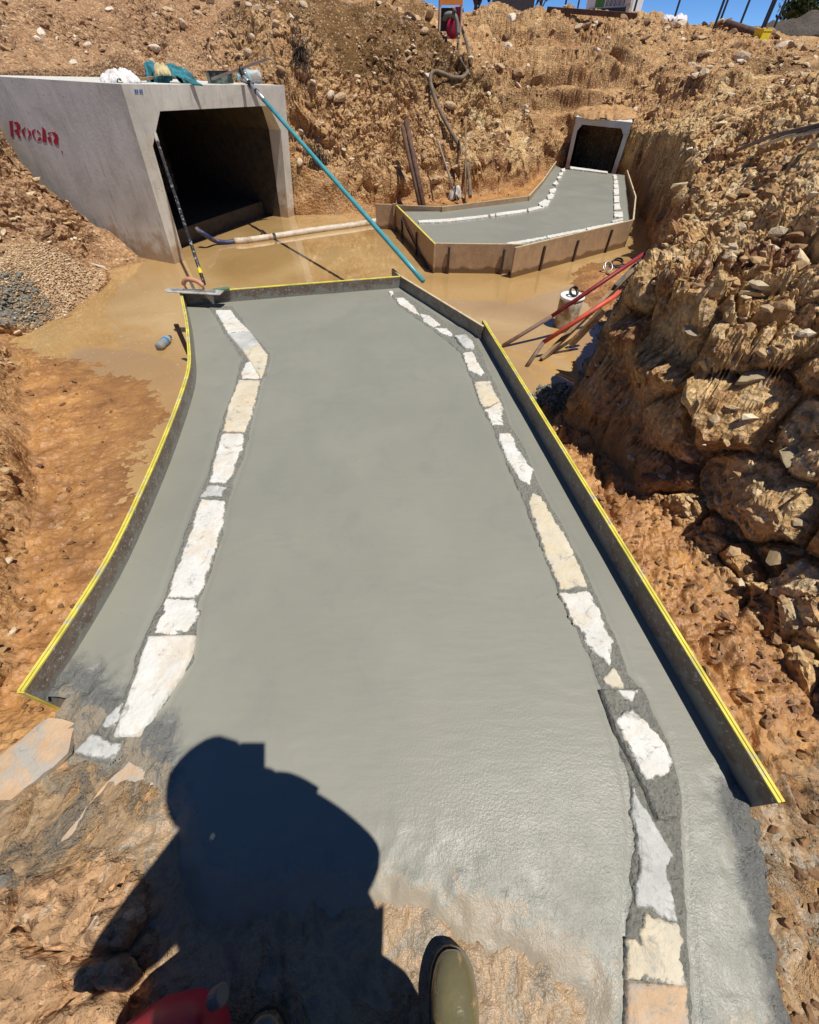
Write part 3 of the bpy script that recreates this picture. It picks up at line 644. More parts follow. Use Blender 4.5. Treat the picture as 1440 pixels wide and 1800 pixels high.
right_blocks = [([(683,511),(690,510),(693,517),(687,518)], W_, .010, .005), ([(696,523),(709,522),(730,540),(737,554),(723,547),(701,533)], W_, .010, .006), ([(739,551),(755,554),(774,570),(761,574),(744,563)], W_, .010, .006), ([(765,576),(786,577),(798,589),(789,590),(775,585)], W_, .010, .006),
    ([(800,589),(820,587),(831,599),(834,611),(817,610),(807,599)], T_, .022, .006), ([(814,620),(831,617),(840,637),(852,655),(845,660),(824,650)], W_, .010, .006), ([(833,670),(862,669),(871,693),(878,704),(852,717),(845,707)], C_, .010, .006), ([(853,720),(879,706),(885,716),(883,745),(866,745),(856,724)], W_, .010, .008), ([(874,761),(897,759),(914,794),(937,825),(932,853),(911,839),(890,801)], W_, .011, .007),
    ([(936,865),(952,872),(977,917),(992,936),(1018,992),(1034,1030),(984,1036),(972,1000),(960,977),(941,917),(930,884)], C_, .011, .007), ([(986,1043),(1037,1040),(1061,1090),(1076,1124),(1074,1169),(1042,1139),(1009,1090)], W_, .011, .008), ([(1061,1193),(1080,1176),(1097,1209),(1065,1205)], C_, .011, .006),
    ([(1084,1212),(1126,1211),(1111,1233),(1102,1229)], W_, .026, .005), ([(1086,1266),(1111,1244),(1155,1284),(1185,1338),(1180,1359),(1137,1370),(1115,1334)], W_, .027, .007),
    ([(1115,1385),(1124,1403),(1151,1450),(1180,1500),(1176,1513),(1166,1515),(1187,1580),(1191,1618),(1160,1608),(1150,1595),(1122,1590),(1122,1558),(1126,1518),(1111,1417)], T_, .012, .007), ([(1123,1655),(1140,1603),(1155,1614),(1195,1624),(1198,1684),(1207,1728),(1104,1720),(1108,1656)], C_, .012, .009), ([(1104,1730),(1209,1734),(1211,1786),(1204,1860),(1106,1860)], O_, .012, .006)]
for px, mt, z, j in left_blocks + right_blocks: block_patch(px, mt, z, j, slab)

# ================================================================== formwork boards
def wall_strip(name, tops, zb, th, off, mat, parent, zt_drop=0.0):
    """a vertical sheet following the plan line tops; off moves it sideways"""
    bm = bmesh.new(); rows = []
    for i, p in enumerate(tops):
        t = tops[min(i+1, len(tops)-1)]-tops[max(i-1, 0)]; n = Vector((-t.y, t.x, 0)).normalized()
        a = Vector((p.x, p.y, 0))+n*(off-th/2); b = Vector((p.x, p.y, 0))+n*(off+th/2); zt = p.z-zt_drop
        zl = zb(p) if callable(zb) else zb
        rows.append([bm.verts.new((a.x, a.y, zl)), bm.verts.new((b.x, b.y, zl)), bm.verts.new((b.x, b.y, zt)), bm.verts.new((a.x, a.y, zt))])
    for r0, r1 in zip(rows[:-1], rows[1:]):
        for k_ in range(4): bm.faces.new((r0[k_], r0[(k_+1) % 4], r1[(k_+1) % 4], r1[k_]))
    bm.faces.new(rows[0][::-1]); bm.faces.new(rows[-1])
    o = bmobj(name, bm, mat)
    return keep(o, parent) if parent else o
def sub(o, part):
    """second level: part is a thing's part built in world space, o becomes its child"""
    o.parent = part; o.matrix_parent_inverse = part.matrix_parent_inverse.copy() if False else Matrix(); 
    par = part.parent
    o.matrix_parent_inverse = Matrix.Identity(4)
    return o
def board(tops, parent, mat, edge_mat, zb=-.38, th=.017, off=0.0, eh=.006, plies=1, label=None, name='board'):
    b = wall_strip(name, tops, zb, th, off, mat, parent, eh)
    if label: b['label'] = label
    for k_ in range(plies):
        w_ = th if plies == 1 else th*.42
        e = wall_strip('painted_edge' if edge_mat is M_YEL else 'sawn_edge', [Vector((p.x, p.y, p.z)) for p in tops], lambda p: p.z-eh-.0005, w_, off + (0 if plies == 1 else (k_-.5)*th*.56), edge_mat, None)
        sub(e, b)
    return b
nf = empty('formwork', (-.6, 2.4, -.1), 'yellow edged timber formwork boards around the near concrete slab', 'formwork')
curved = board(left_top, nf, M_PLYW, M_YEL, th=.022, plies=2, label='curved left board with a bright yellow double edge')
board(back_top, nf, M_PLYW, M_YEL, th=.022, label='short back board splashed with grey concrete')
board([rb1_top[0].lerp(rb1_top[1], 0), rb1_top[1], rb1_top[2]], nf, M_PLYW, M_PALEEDGE, th=.020, label='angled board at the back right corner with a pale edge')
board([P(850,562,ZB+.012), P(1100,965,ZB+.012), P(1375,1410,ZB+.012)], nf, M_PLYW, M_YEL, th=.021, plies=2, label='long straight right board with a yellow edge')
e0_, e1_ = left_top[-1], left_top[-1]+(left_top[-1]-left_top[-2]).normalized()*.004
sub(wall_strip('painted_edge', [Vector((e0_.x, e0_.y, ZB-.004)), Vector((e1_.x, e1_.y, ZB-.004))], -.2, .024, 0, M_YEL, None), curved)
def stake(x, y, zt, zb, parent, wid=.03, rot=0, mat=None, name='stake'):
    bm = bmesh.new(); box_bm(bm, 0, 0, (zt+zb)/2, wid, wid*.7, zt-zb, Matrix.Translation((x, y, 0)) @ Matrix.Rotation(rot, 4, 'Z')); return keep(bmobj(name, bm, mat or M_STAKE), parent)
p = P(318,572,.06); stake(p.x-.035, p.y, .07, -.45, nf)

ff = empty('formwork', (1.5, 7, -.1), 'brown plywood formwork box around the far concrete slab', 'formwork')
def F(px, py, z=.06): return P(px, py, z)
fsl = empty('concrete_slab', (2, 7.5, 0), 'distant freshly poured concrete slab running up to the small culvert', 'slab')
far_poly = [tuple(F(*q)[:2]) for q in [(704,364),(768,427),(903,428.3),(925,430.5),(1111,386.5),(1101,302),(1085,300),(990,291),(978,285),(930,346),(778,364)]]
def far_z(GX, GY, sd): return .012+.003*fbm(GX, GY, GX*0, 2.5, 3, 95), {'rough': np.where(sd > -.05, .25, 0.)*np.ones_like(GX), 'sparkle': GX*0, 'muddy': GX*0}
keep(grid_patch('slab_surface', far_poly, .02, far_z, .0, M_SLAB), fsl)
board([F(697,360), F(765,428)], ff, M_PLY, M_YEL, th=.022, label='end board with a diagonal brace facing the puddle')
board([F(660,358), F(691,359)], ff, M_PLY, M_PALEEDGE, th=.02)
board([F(763,427,.058), F(923,429,.058)], ff, M_PLY, M_PALEEDGE, th=.02)
board([F(906,435,.062), F(1113,386,.062)], ff, M_PLY, M_PALEEDGE, th=.02)
board([F(1114,386,.064), F(1118,345,.064), F(1103,299,.064)], ff, M_PLY, M_PALEEDGE, th=.018)
board([F(700,360,.07), F(777,363,.07)], ff, M_PLY, M_PALEEDGE, th=.018)
board([F(777,363,.075), F(930,344,.075)], ff, M_PLY, M_PALEEDGE, th=.018)
board([F(930,344,.078), F(955,316,.078), F(978,283,.078)], ff, M_PLY, M_PALEEDGE, th=.018)
def pegs(a, b, ts, side, zt=.0, zb=-.45):
    for t in ts:
        q = a.lerp(b, t); n = Vector((-(b-a).y, (b-a).x, 0)).normalized()*side
        stake(q.x+n.x, q.y+n.y, zt + random.uniform(-.02, .03), zb, ff, .026, math.atan2((b-a).y, (b-a).x))
pegs(F(763,427), F(923,429), (.17, .78), -.026); pegs(F(906,435), F(1113,386), (.22, .50, .80), -.026); pegs(F(697,360), F(765,428), (.22, .62), -.026, .01)
bm = bmesh.new(); a_, b_ = F(697,360).lerp(F(765,428), .22), F(697,360).lerp(F(765,428), .95); n_ = Vector((-(b_-a_).y, (b_-a_).x, 0)).normalized()*-.03
tube_bm(bm, [Vector((a_.x, a_.y, -.0))+n_, Vector((b_.x, b_.y, -.27))+n_], .014, 4); keep(bmobj('brace', bm, M_STAKE), ff)
q = F(694,359); stake(q.x-.0, q.y-.03, .075, -.45, ff, .06, .3, M_TIMBER, 'corner_post')
q = F(1103,300); 
for k_ in range(len(far_lb := [([(735,387),(790,384),(858,377),(857,381),(790,389),(737,391)]), ([(862,376),(866,375.5),(870,375),(870,379),(866,380),(862,380)]), ([(872,374),(905,370),(926,367),(926,371),(905,375),(873,379)]), ([(928,366),(952,361),(957,364),(930,371)]),
        ([(947,357),(958,350),(968,352),(964,361),(952,364)]), ([(962,343),(970,339),(975,342),(971,349),(964,350)]), ([(966,333),(976,330),(979,333),(974,339),(967,338)]), ([(972,322),(978,317),(982,322),(978,325)]), ([(979,311),(985,308),(988,312),(982,314)]), ([(982,304),(989,302),(990,306),(984,308)]), ([(986,297),(993,295),(994,300),(989,301)]),
        ([(1078,307),(1084,307),(1085,314),(1080,315)]), ([(1080,317),(1086,316),(1087,322),(1080,323)]), ([(1079,324),(1087,323),(1088,330),(1080,330)]), ([(1079,332),(1088,331),(1088,342),(1080,342)]), ([(1080,344),(1089,344),(1089,355),(1080,355)]), ([(1080,358),(1090,357),(1091,368),(1080,368)]), ([(1080,372),(1095,372),(1095,381),(1081,381)]), ([(1075,388),(1095,383),(1096,386),(1078,390)])])):
    block(far_lb[k_], M_BLOCK, .035, .008, fsl, .0)
for seg_ in ([(888,427),(960,415),(962,418),(900,431)], [(962,414),(1030,401),(1031,405),(963,418)], [(1032,400),(1095,388),(1096,391),(1033,404)], [(1002,292),(1068,301),(1068,304),(1003,296)]):
    block(seg_, M_BLOCK, .032, .01, fsl, .0, 'edge_strip')

# ================================================================== culverts
def culvert(c, back, tw, tt, ch, name_loc, label, base=None):
    root = empty('box_culvert', name_loc, label, 'culvert')
    wv_, hv = (c['BR']-c['BL']).length, (c['TL']-c['BL']).length
    def pt(u, v):   # metres along the face
        u /= wv_; v /= hv; return (c['BL']*(1-u)+c['BR']*u)*(1-v) + (c['TL']*(1-u)+c['TR']*u)*v
    Wd, Hd = wv_, hv
    outer = [(0, 0), (0, Hd), (Wd, Hd), (Wd, 0)]
    inner = [(tw, 0), (tw, Hd-tt-ch*1.2), (tw+ch, Hd-tt), (Wd-tw-ch, Hd-tt), (Wd-tw, Hd-tt-ch*1.2), (Wd-tw, 0)]
    loop = outer + inner[::-1]
    bm = bmesh.new(); n_ = len(loop)
    A = [bm.verts.new(pt(*q)) for q in loop]; B = [bm.verts.new(pt(*q)+back) for q in loop]
    # front and back as strips between outer and inner
    for V_, fl_ in ((A, 0), (B, 1)):
        fs = [(0, 1, 8, 9), (1, 7, 8), (1, 2, 6, 7), (2, 5, 6), (2, 3, 4, 5)]
        for f in fs: bm.faces.new([V_[i] for i in (f if fl_ else f[::-1])])
    for i in range(n_):
        j = (i+1) % n_
        bm.faces.new((A[i], A[j], B[j], B[i]))
    b = back.normalized()
    o = bmobj('precast_shell', bm, M_PRECAST, None, False, .012); keep(o, root)
    # added skin holding the barrel's shade in its dark colour, 4 mm inside the shell, starting a little way in
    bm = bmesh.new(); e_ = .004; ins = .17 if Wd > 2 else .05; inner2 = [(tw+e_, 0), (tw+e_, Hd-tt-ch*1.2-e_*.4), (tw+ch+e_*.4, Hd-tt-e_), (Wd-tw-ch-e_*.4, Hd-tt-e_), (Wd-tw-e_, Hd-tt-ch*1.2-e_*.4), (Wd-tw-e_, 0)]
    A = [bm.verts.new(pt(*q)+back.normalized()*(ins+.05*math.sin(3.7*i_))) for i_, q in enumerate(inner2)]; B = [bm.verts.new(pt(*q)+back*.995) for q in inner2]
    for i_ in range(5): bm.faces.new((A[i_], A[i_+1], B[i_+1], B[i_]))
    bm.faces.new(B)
    keep(bmobj('shade_lining', bm, M_SHADE if Wd > 2 else M_SHADE2), root)
    return root, pt, Wd, Hd
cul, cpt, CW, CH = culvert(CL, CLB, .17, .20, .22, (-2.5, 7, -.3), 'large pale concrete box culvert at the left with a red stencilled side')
base_b = CLB.normalized()
bm = bmesh.new(); q0 = [cpt(.2, .0)+base_b*.45, cpt(CW-.2, .0)+base_b*.45]
vv = [Vector((p_.x, p_.y, z_)) for p_ in (q0[0], q0[1], q0[1]+base_b*1.9, q0[0]+base_b*1.9) for z_ in (-.34, -.06)]
vs = [bm.verts.new(v) for v in vv]
for f in ((0,2,3,1), (2,4,5,3), (4,6,7,5), (6,0,1,7), (1,3,5,7), (0,6,4,2)): bm.faces.new([vs[i] for i in f])
keep(bmobj('base_slab', bm, M_SHADE), cul)  # same shade-darkened colour as the skin around it
# red stencilled letters on the left face, each piece a thin coat of paint
nL = (CL['TL']-CL['BL']).cross(CLB).normalized()
if nL.y > 0: nL = -nL
def onface(px, py, p0, n):
    r = Vector(ray(px, py)); o = Vector((0, 0, CAM_H)); t = (p0-o).dot(n)/r.dot(n); return o+r*t
stencil = [[(180,360),(250,355),(245,430),(268,670),(215,655)], [(275,375),(340,375),(390,430),(400,510),(365,560),(410,690),(360,690),(320,590),(285,570),(280,540),(330,520),(325,450),(280,410)],
    [(430,530),(495,475),(470,560),(505,690),(450,640),(425,570)], [(530,490),(600,570),(610,640),(540,720),(570,630)], [(625,550),(690,510),(660,560),(665,640),(715,740),(650,680),(625,600)], [(725,525),(790,590),(770,610),(720,570)], [(760,665),(805,685),(800,735),(730,750)],
    [(825,465),(890,540),(910,780),(830,765)], [(935,590),(1000,570),(960,620),(935,620)], [(930,670),(1000,670),(990,720),(1020,800),(960,770),(925,700)], [(1005,570),(1080,580),(1130,640),(1140,840),(1090,830),(1040,760),(1070,680)], [(1195,930),(1215,945),(1225,1000),(1208,995)]]
bm = bmesh.new()
for s_ in stencil:
    fr = [bm.verts.new(onface(x*.0903, 180+y*.0903, CL['TL'], nL)+nL*.003) for x, y in s_]; bk = [bm.verts.new(v.co-nL*.0025) for v in fr]
    bm.faces.new(fr); 
    for i in range(len(fr)): bm.faces.new((fr[i], fr[(i+1) % len(fr)], bk[(i+1) % len(fr)], bk[i]))
keep(bmobj('stencilled_lettering', bm, M_STENCIL), cul)
nFc = (CL['TR']-CL['TL']).cross(CL['BL']-CL['TL']).normalized()
if nFc.y > 0: nFc = -nFc
bm = bmesh.new()
for a_, b_ in ((236, 239), (240, 242), (244.5, 247), (247.8, 250)):
    fr = [bm.verts.new(onface(x, y, CL['TL'], nFc)+nFc*.003) for x, y in ((a_, 157), (b_, 157), (b_+.8, 164), (a_+.6, 164))]; bm.faces.new(fr)
keep(bmobj('blue_stamp', bm, M_BLUE), cul)
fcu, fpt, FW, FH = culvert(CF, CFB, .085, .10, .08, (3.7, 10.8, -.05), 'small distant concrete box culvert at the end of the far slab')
p_ = (CF['TL']+CF['TR'])/2+CFB*.5
nF2 = (CF['TR']-CF['TL']).cross(CF['BL']-CF['TL']).normalized()
if nF2.y > 0: nF2 = -nF2
bm = bmesh.new()
for s_ in ([(1090,262),(1096,262),(1095,272),(1088,270)], [(1088,274),(1093,273),(1091,281),(1087,280)]):
    bm.faces.new([bm.verts.new(onface(x, y, CF['TL'], nF2)+nF2*.004) for x, y in s_])
keep(bmobj('blue_paint_mark', bm, M_BLUE), fcu)
#@@PART2
# ================================================================== loose stones and rocks
def stone_mat(name, stops, rough=.9):
    m = NT(name); g = m.n('NewGeometry'); oi = m.n('ObjectInfo')
    r = m.math('FRACT', m.math('ADD', g.outputs['Random Per Island'], oi.outputs['Random']))
    c = m.ramp(r, stops); n = m.noise(30, 5, .65)
    c = m.mix(1.0, c, m.ramp(n, [(.3, .65), (.7, 1.2)]), 'MULTIPLY'); m.col(c); m.rough(rough); m.spec(.2); m.bump(m.noise(60, 5, .7), .006); return m.m
M_GRAV = stone_mat('loose_stones', [(0, (.25, .14, .07)), (.30, (.44, .275, .14)), (.62, (.55, .375, .20)), (.85, (.62, .47, .29)), (1, (.74, .64, .47))])
M_CLOD = stone_mat('mud_clod', [(0, (.16, .085, .04)), (.6, (.26, .14, .06)), (1, (.34, .20, .09))], .6)
M_ROCK_T = stone_mat('tan_rock', [(0, (.36, .215, .10)), (.5, (.46, .30, .15)), (1, (.56, .42, .24))])
M_ROCK_P = stone_mat('pale_rock', [(0, (.60, .47, .27)), (.5, (.66, .54, .34)), (1, (.70, .61, .44))])
M_ROCK_R = stone_mat('red_brown_rock', [(0, (.24, .11, .07)), (.5, (.31, .16, .10)), (1, (.36, .20, .12))])
M_ROCK_D = stone_mat('dark_rock', [(0, (.13, .085, .055)), (1, (.24, .15, .09))])
M_ROCK_W = stone_mat('whitish_shard', [(0, (.56, .44, .31)), (.5, (.66, .56, .43)), (1, (.76, .70, .60))])

ico = bmesh.new(); bmesh.ops.create_icosphere(ico, subdivisions=1, radius=1); ico.verts.ensure_lookup_table()
IV = np.array([v.co[:] for v in ico.verts]); IF = np.array([[v.index for v in f.verts] for f in ico.faces]); ico.free()
def scatter(name, mat, wts, n, smin, smax, flat=.6, stretch=1.5, seed=1, label=None):
    g = np.random.default_rng(seed); p = wts.ravel()/wts.sum(); ch = g.choice(len(p), n, p=p)
    pos = np.stack([VX.ravel()[ch], VY.ravel()[ch], VZ.ravel()[ch]], -1)
    dist = np.hypot(pos[:, 0], pos[:, 1]); pos[:, :2] += (g.random((n, 2))-.5)*np.clip(.010+.004*dist, 0, .05)[:, None]; s = (smin + (smax-smin)*g.random(n)**3.2)*np.clip(.55+dist*.075, .6, 1.5)
    allV = []
    A = g.random((n, 3))*6.28; ca, sa = np.cos(A), np.sin(A); sc_ = np.stack([s*(1+(stretch-1)*g.random(n)), s*(.6+.5*g.random(n)), s*(flat*(.6+.6*g.random(n)))], -1)
    v = IV[None]*(1+.75*(g.random((n, len(IV), 1))-.5))*sc_[:, None, :]
    tilt = .5*(g.random(n)-.5); ct, st = np.cos(tilt), np.sin(tilt)
    y_, z_ = v[..., 1]*ct[:, None]-v[..., 2]*st[:, None], v[..., 1]*st[:, None]+v[..., 2]*ct[:, None]; v[..., 1], v[..., 2] = y_, z_
    x_, y_ = v[..., 0]*ca[:, None, 0]-v[..., 1]*sa[:, None, 0], v[..., 0]*sa[:, None, 0]+v[..., 1]*ca[:, None, 0]; v[..., 0], v[..., 1] = x_, y_
    V = v + pos[:, None, :] + np.array([0, 0, 1])*(s*.15)[:, None, None]
    F_ = (IF[None] + (np.arange(n)*len(IV))[:, None, None]).reshape(-1, 3)
    o = link(name, np_mesh(name, V.reshape(-1, 3), F_), mat); return tag(o, label, None, None, 'stuff')
dist_ = np.hypot(X, Y); cell = np.gradient(xs)[None, :]*np.gradient(ys)[:, None]
vis = (Y > -.3) & (dist_ < 17) & (inl > 0) & (inf > 0)
fall = cell/np.maximum(dist_, .8)**1.55
scatter('loose_stones', M_GRAV, fall*rocky*vis*right*(1-np.clip(greyz, 0, 1)), 13000, .006, .040, .65, 1.5, 3)
scatter('loose_stones', M_GRAV, fall*rocky*vis*(~right)*(.12+patch)*(1-gravelz)*(1-np.clip(greyz, 0, 1)), 12000, .007, .042, .55, 1.8, 4)
scatter('fine_gravel', M_GRAV, fall*gravelz*vis, 9000, .005, .014, .6, 1.4, 5)
mudedge = inside*(1-fore)*vis*smooth(-.75, 0, d)*(Z > WATER_Z+.01)
scatter('mud_clods', M_CLOD, fall*mudedge, 1000, .004, .026, .7, 1.3, 6)
scatter('concrete_crumbs', M_MORTAR, fall*(np.clip(greyz, 0, 1) > .5)*vis*(Y > .6), 1800, .006, .028, .8, 1.3, 7)

def rock_mesh(seed, sub=2, flat=.7):
    g = random.Random(seed); bm = bmesh.new(); bmesh.ops.create_icosphere(bm, subdivisions=sub, radius=1)
    for k_ in range(9):
        n = Vector((g.uniform(-1, 1), g.uniform(-1, 1), g.uniform(-1, 1))).normalized(); dd = g.uniform(.26, .66)
        for v in bm.verts:
            e = v.co.dot(n)-dd
            if e > 0: v.co -= n*e*.96
    for v in bm.verts: v.co += Vector((g.uniform(-1, 1), g.uniform(-1, 1), g.uniform(-1, 1)))*.025; v.co.z *= flat
    me = bpy.data.meshes.new('rock'); bm.to_mesh(me); bm.free(); return me
RM = {}
def rock_me(mat, kind):
    if (mat.name, kind) not in RM:
        me = rock_mesh(100+kind, 2, (.75, .6, .85, .5, .7, .65)[kind]); me.materials.append(mat); RM[(mat.name, kind)] = me
    return RM[(mat.name, kind)]
def rock(loc, size, mat, label, group=None, kind=None, rot=None, name='rock', sink=.25):
    kind = random.randrange(6) if kind is None else kind
    o = bpy.data.objects.new(name, rock_me(mat, kind)); COL.objects.link(o)
    sx, sy, sz = size if isinstance(size, tuple) else (size*random.uniform(.9, 1.4), size*random.uniform(.75, 1.05), size*random.uniform(.7, 1.0))
    o.scale = (sx, sy, sz); o.rotation_euler = rot or (random.uniform(-.4, .4), random.uniform(-.4, .4), random.uniform(0, 6.28)); o.location = Vector(loc)+Vector((0, 0, sz*(.5-sink)*.6))
    return tag(o, label, 'rock', group)
def rk(px, py, wpx, mat, label, asp=(1, .8, .8), **k):
    p = hit(px, py); dd = Vector((0, p.y, p.z-CAM_H)).dot(Vector((0, _c, -_s))); s_ = wpx*dd/FPX/2
    return rock(p, (s_*asp[0], s_*asp[1], s_*asp[2]), mat, label, **k)
rk(1375, 375, 70, M_ROCK_T, 'long tan boulder with a dark split end at the right frame edge', (1.25, .7, .6), rot=(.1, .1, .1), kind=0)
rk(1428, 365, 62, M_ROCK_P, 'pale flat topped boulder cut by the right frame edge', (1, .8, .7), rot=(0, .1, .4), kind=4)
rk(1212, 322, 84, M_ROCK_P, 'long pale yellow ledge of rock jutting over the dark trench wall', (1.1, .7, .55), rot=(.0, .0, .3), kind=5, sink=.9)
rk(1165, 384, 40, M_ROCK_T, 'tan boulder low beside the right end of the far formwork', (1.1, .7, .7), kind=2)
rk(1146, 842, 52, M_ROCK_R, 'faceted red brown rock at the foot of the near right bank', (1, .8, .95), kind=0, rot=(.2, .1, .5))
rk(1222, 582, 50, M_ROCK_W, 'whitish angular rock high on the right bank beside the shaded face', (1.2, .6, .6), kind=3)
rk(1325, 662, 84, M_ROCK_P, 'large pale yellow rock face set in the middle of the right bank', (1.1, .75, .6), kind=5, rot=(.2, -.3, .3))
rk(1190, 745, 46, M_ROCK_R, 'purple brown rock in the shaded middle of the right bank', (1, .8, .8), kind=2)
rk(1365, 985, 62, M_ROCK_T, 'sharp edged tan rock low at the right frame edge', (1.1, .7, .8), kind=1)
rk(1395, 800, 58, M_ROCK_P, 'broad pale slab of rock at the right frame edge below the yellow face', (1.2, .8, .5), kind=4)
rk(1258, 1038, 18, M_ROCK_P, 'small pale yellow stone on brown clods beside the long right board', (1, .9, .8), kind=0)
rk(1335, 1330, 26, M_ROCK_T, 'tan stone near the lower end of the long right board', (1, .8, .8), kind=2)
rk(80, 418, 52, M_ROCK_D, 'dark brown boulder in the hollow above the gravel heap', (1, .8, .8), kind=0)
rk(180, 470, 30, M_ROCK_W, 'pale stone at the water edge by the large culvert', (1.3, .6, .6), kind=3, rot=(.2, .5, .6))
rk(160, 482, 26, M_ROCK_T, 'small tan stone at the water edge under the dirt heap', (1.2, .6, .7), kind=1)
rk(1088, 199, 28, M_ROCK_P, 'pale stone lying on the ground above the small culvert', (1.1, .6, .6), kind=5)
rk(1150, 206, 44, M_ROCK_T, 'low tan rock on the slope right of the small culvert', (1.2, .7, .5), kind=2)
M_ROOT = simple('dried_roots', (.085, .065, .05), .9, var=.5)
def tuft(px, py, wpx, label, seed):
    p = hit(px, py); dd = p.y*_c - (p.z-CAM_H)*_s; w_ = wpx*dd/FPX/2; g = np.random.default_rng(seed); V = []; F_ = []
    for i in range(260):
        a = g.uniform(0, 6.28); b0_ = np.array([g.normal()*w_*.35, g.normal()*w_*.25, abs(g.normal())*w_*.7]); dr_ = np.array([math.cos(a)*.6, math.sin(a)*.6-.5, g.uniform(-1.2, .5)]); L_ = w_*g.uniform(.5, 1.1); sd_ = np.array([-math.sin(a), math.cos(a), .2])*w_*.022
        k_ = len(V); m_ = b0_+dr_*L_*.5+np.array([0, 0, .12*L_]); e_ = b0_+dr_*L_; V += [b0_-sd_, b0_+sd_, m_+sd_, m_-sd_, e_]; F_ += [(k_, k_+1, k_+2), (k_, k_+2, k_+3), (k_+3, k_+2, k_+4)]
    o = link('root_clump', np_mesh('root_clump', np.array(V)+np.array(p), np.array(F_)), M_ROOT); return tag(o, label, 'roots')
tuft(532, 100, 50, 'dark clump of dried roots hanging on the bank behind the large culvert', 3)
tuft(560, 285, 46, 'dark tangle of dead roots low on the bank right of the large culvert', 4)
rk(888, 70, 22, M_ROCK_D, 'dark boulder on the stepped track beside the pump', (.9, .8, 1.3), kind=0)
# angular rubble nobody could count, joined per bank
TPL = []
for k_ in range(7):
    me_ = rock_mesh(300+k_, 2 if k_ < 3 else 1, (.6, .8, .45, .7, .5, .85, .6)[k_]); V_ = np.array([v.co[:] for v in me_.vertices]); F_ = np.array([list(p_.vertices) for p_ in me_.polygons]); TPL.append((V_, F_)); bpy.data.meshes.remove(me_)
def rubble(name, mat, wts, n, smin, smax, seed, sink=.1, pw=2.4):
    g = np.random.default_rng(seed); p = wts.ravel()/wts.sum(); ch = g.choice(len(p), n, p=p); VV = []; FF = []; base = 0
    big_first = np.sort(g.random(n)**pw)[::-1]
    for q, i in enumerate(ch):
        pos = Vector((VX.ravel()[i], VY.ravel()[i], VZ.ravel()[i])); s_ = float(smin+(smax-smin)*big_first[q])*float(np.clip(.6+math.hypot(pos.x, pos.y)*.06, .6, 1.5))
        V_, F_ = TPL[int(g.integers(0, 3)) if s_ > .05 else int(g.integers(3, 7))]
        E3 = np.array(Euler((float(g.uniform(-.5, .5)), float(g.uniform(-.5, .5)), float(g.uniform(0, 6.28)))).to_matrix())
        w_ = V_*np.array([g.uniform(.9, 1.6), g.uniform(.7, 1.1), g.uniform(.6, 1.0)])*s_
        VV.append(w_ @ E3.T + np.array(pos)+np.array([0, 0, s_*sink])); FF.append(F_+base); base += len(V_)
    o = link(name, np_mesh(name, np.concatenate(VV), np.concatenate(FF)), mat); return tag(o, None, None, None, 'stuff')
front = vis & (Y > .15)
M_RUB_R = stone_mat('right_bank_rubble', [(0, (.30, .155, .09)), (.25, (.46, .29, .14)), (.6, (.60, .43, .23)), (.85, (.72, .58, .36)), (1, (.78, .68, .48))])
M_RUB_L = stone_mat('left_bank_rubble', [(0, (.27, .155, .09)), (.35, (.45, .29, .16)), (.65, (.58, .42, .26)), (1, (.76, .66, .53))])
rubble('right_bank_rubble', M_RUB_R, fall*rocky*front*right*(Y < 9)*smooth(.0, .25, d), 2600, .010, .075, 21)
rubble('trench_clods', simple('brown_clod', (.23, .125, .06), .8, var=.5, bump=.01), fall*inside*(X > .8)*(Y < 2.8)*(sds > .04)*vis, 520, .008, .045, 25)
rubble('middle_bank_rubble', M_RUB_L, fall*rocky*front*(~right)*(X < 1.8)*(Y < 11.8)*(Y > 7.2)*(.08+patch), 900, .014, .085, 22)
rubble('left_bank_rubble', M_RUB_L, fall*rocky*front*(X < -1.4)*(Y < 9.5)*(1-gravelz)*(.08+patch), 1300, .012, .070, 23)
rubble('far_slope_rubble', M_RUB_L, fall*rocky*(Y > 11.2)*vis*(.08+patch), 700, .02, .11, 24)

# ================================================================== things on and around the large culvert
M_STEEL = simple('worn_steel', (.52, .51, .48), .45, metal=.15, var=.2, dirt=(.32, .27, .2), dscale=14)
M_BLACK = simple('scuffed_black_paint', (.02, .02, .021), .5, var=.4, dirt=(.34, .33, .31), dscale=30, dcut=(.57, .64))
M_BLK = simple('black_plastic', (.018, .018, .02), .4)
M_TEAL = simple('teal_tube', (.075, .33, .37), .35, var=.15, dirt=(.3, .36, .35), dscale=20, dcut=(.62, .7))
M_ALU = simple('aluminium_tube', (.55, .56, .55), .35, metal=.6, var=.15)
M_RUST = simple('rusty_steel', (.12, .066, .045), .8, var=.4, bump=.004, bscale=60)
M_WOODG = simple('worn_wood_grip', (.55, .27, .16), .6, var=.25)
M_WCLOTH = simple('white_cloth', (.76, .73, .72), .9, var=.1, dirt=(.52, .46, .42), dscale=12)
M_TCLOTH = simple('teal_cloth', (.035, .19, .225), .85, var=.4, scale=20, dirt=(.02, .05, .06), dscale=9)
M_YCLOTH = simple('cream_lining', (.55, .45, .24), .9)
M_PALEH = simple('muddy_pale_hose', (.58, .50, .40), .6, var=.2, dirt=(.36, .25, .14), dscale=7)
M_BLUEH = simple('blue_hose', (.035, .042, .11), .5, var=.3, dirt=(.25, .2, .17), dscale=10)
M_BROWNH = simple('muddy_suction_hose', (.15, .115, .08), .75, var=.35, dirt=(.26, .18, .10), dscale=6)
M_RED = simple('red_plastic', (.40, .022, .045), .42, var=.15, dirt=(.22, .06, .05), dscale=9, dcut=(.6, .75))
M_REDPOLE = simple('dark_red_paint', (.25, .022, .032), .5, var=.3, dirt=(.22, .13, .09), dscale=14, dcut=(.58, .68))
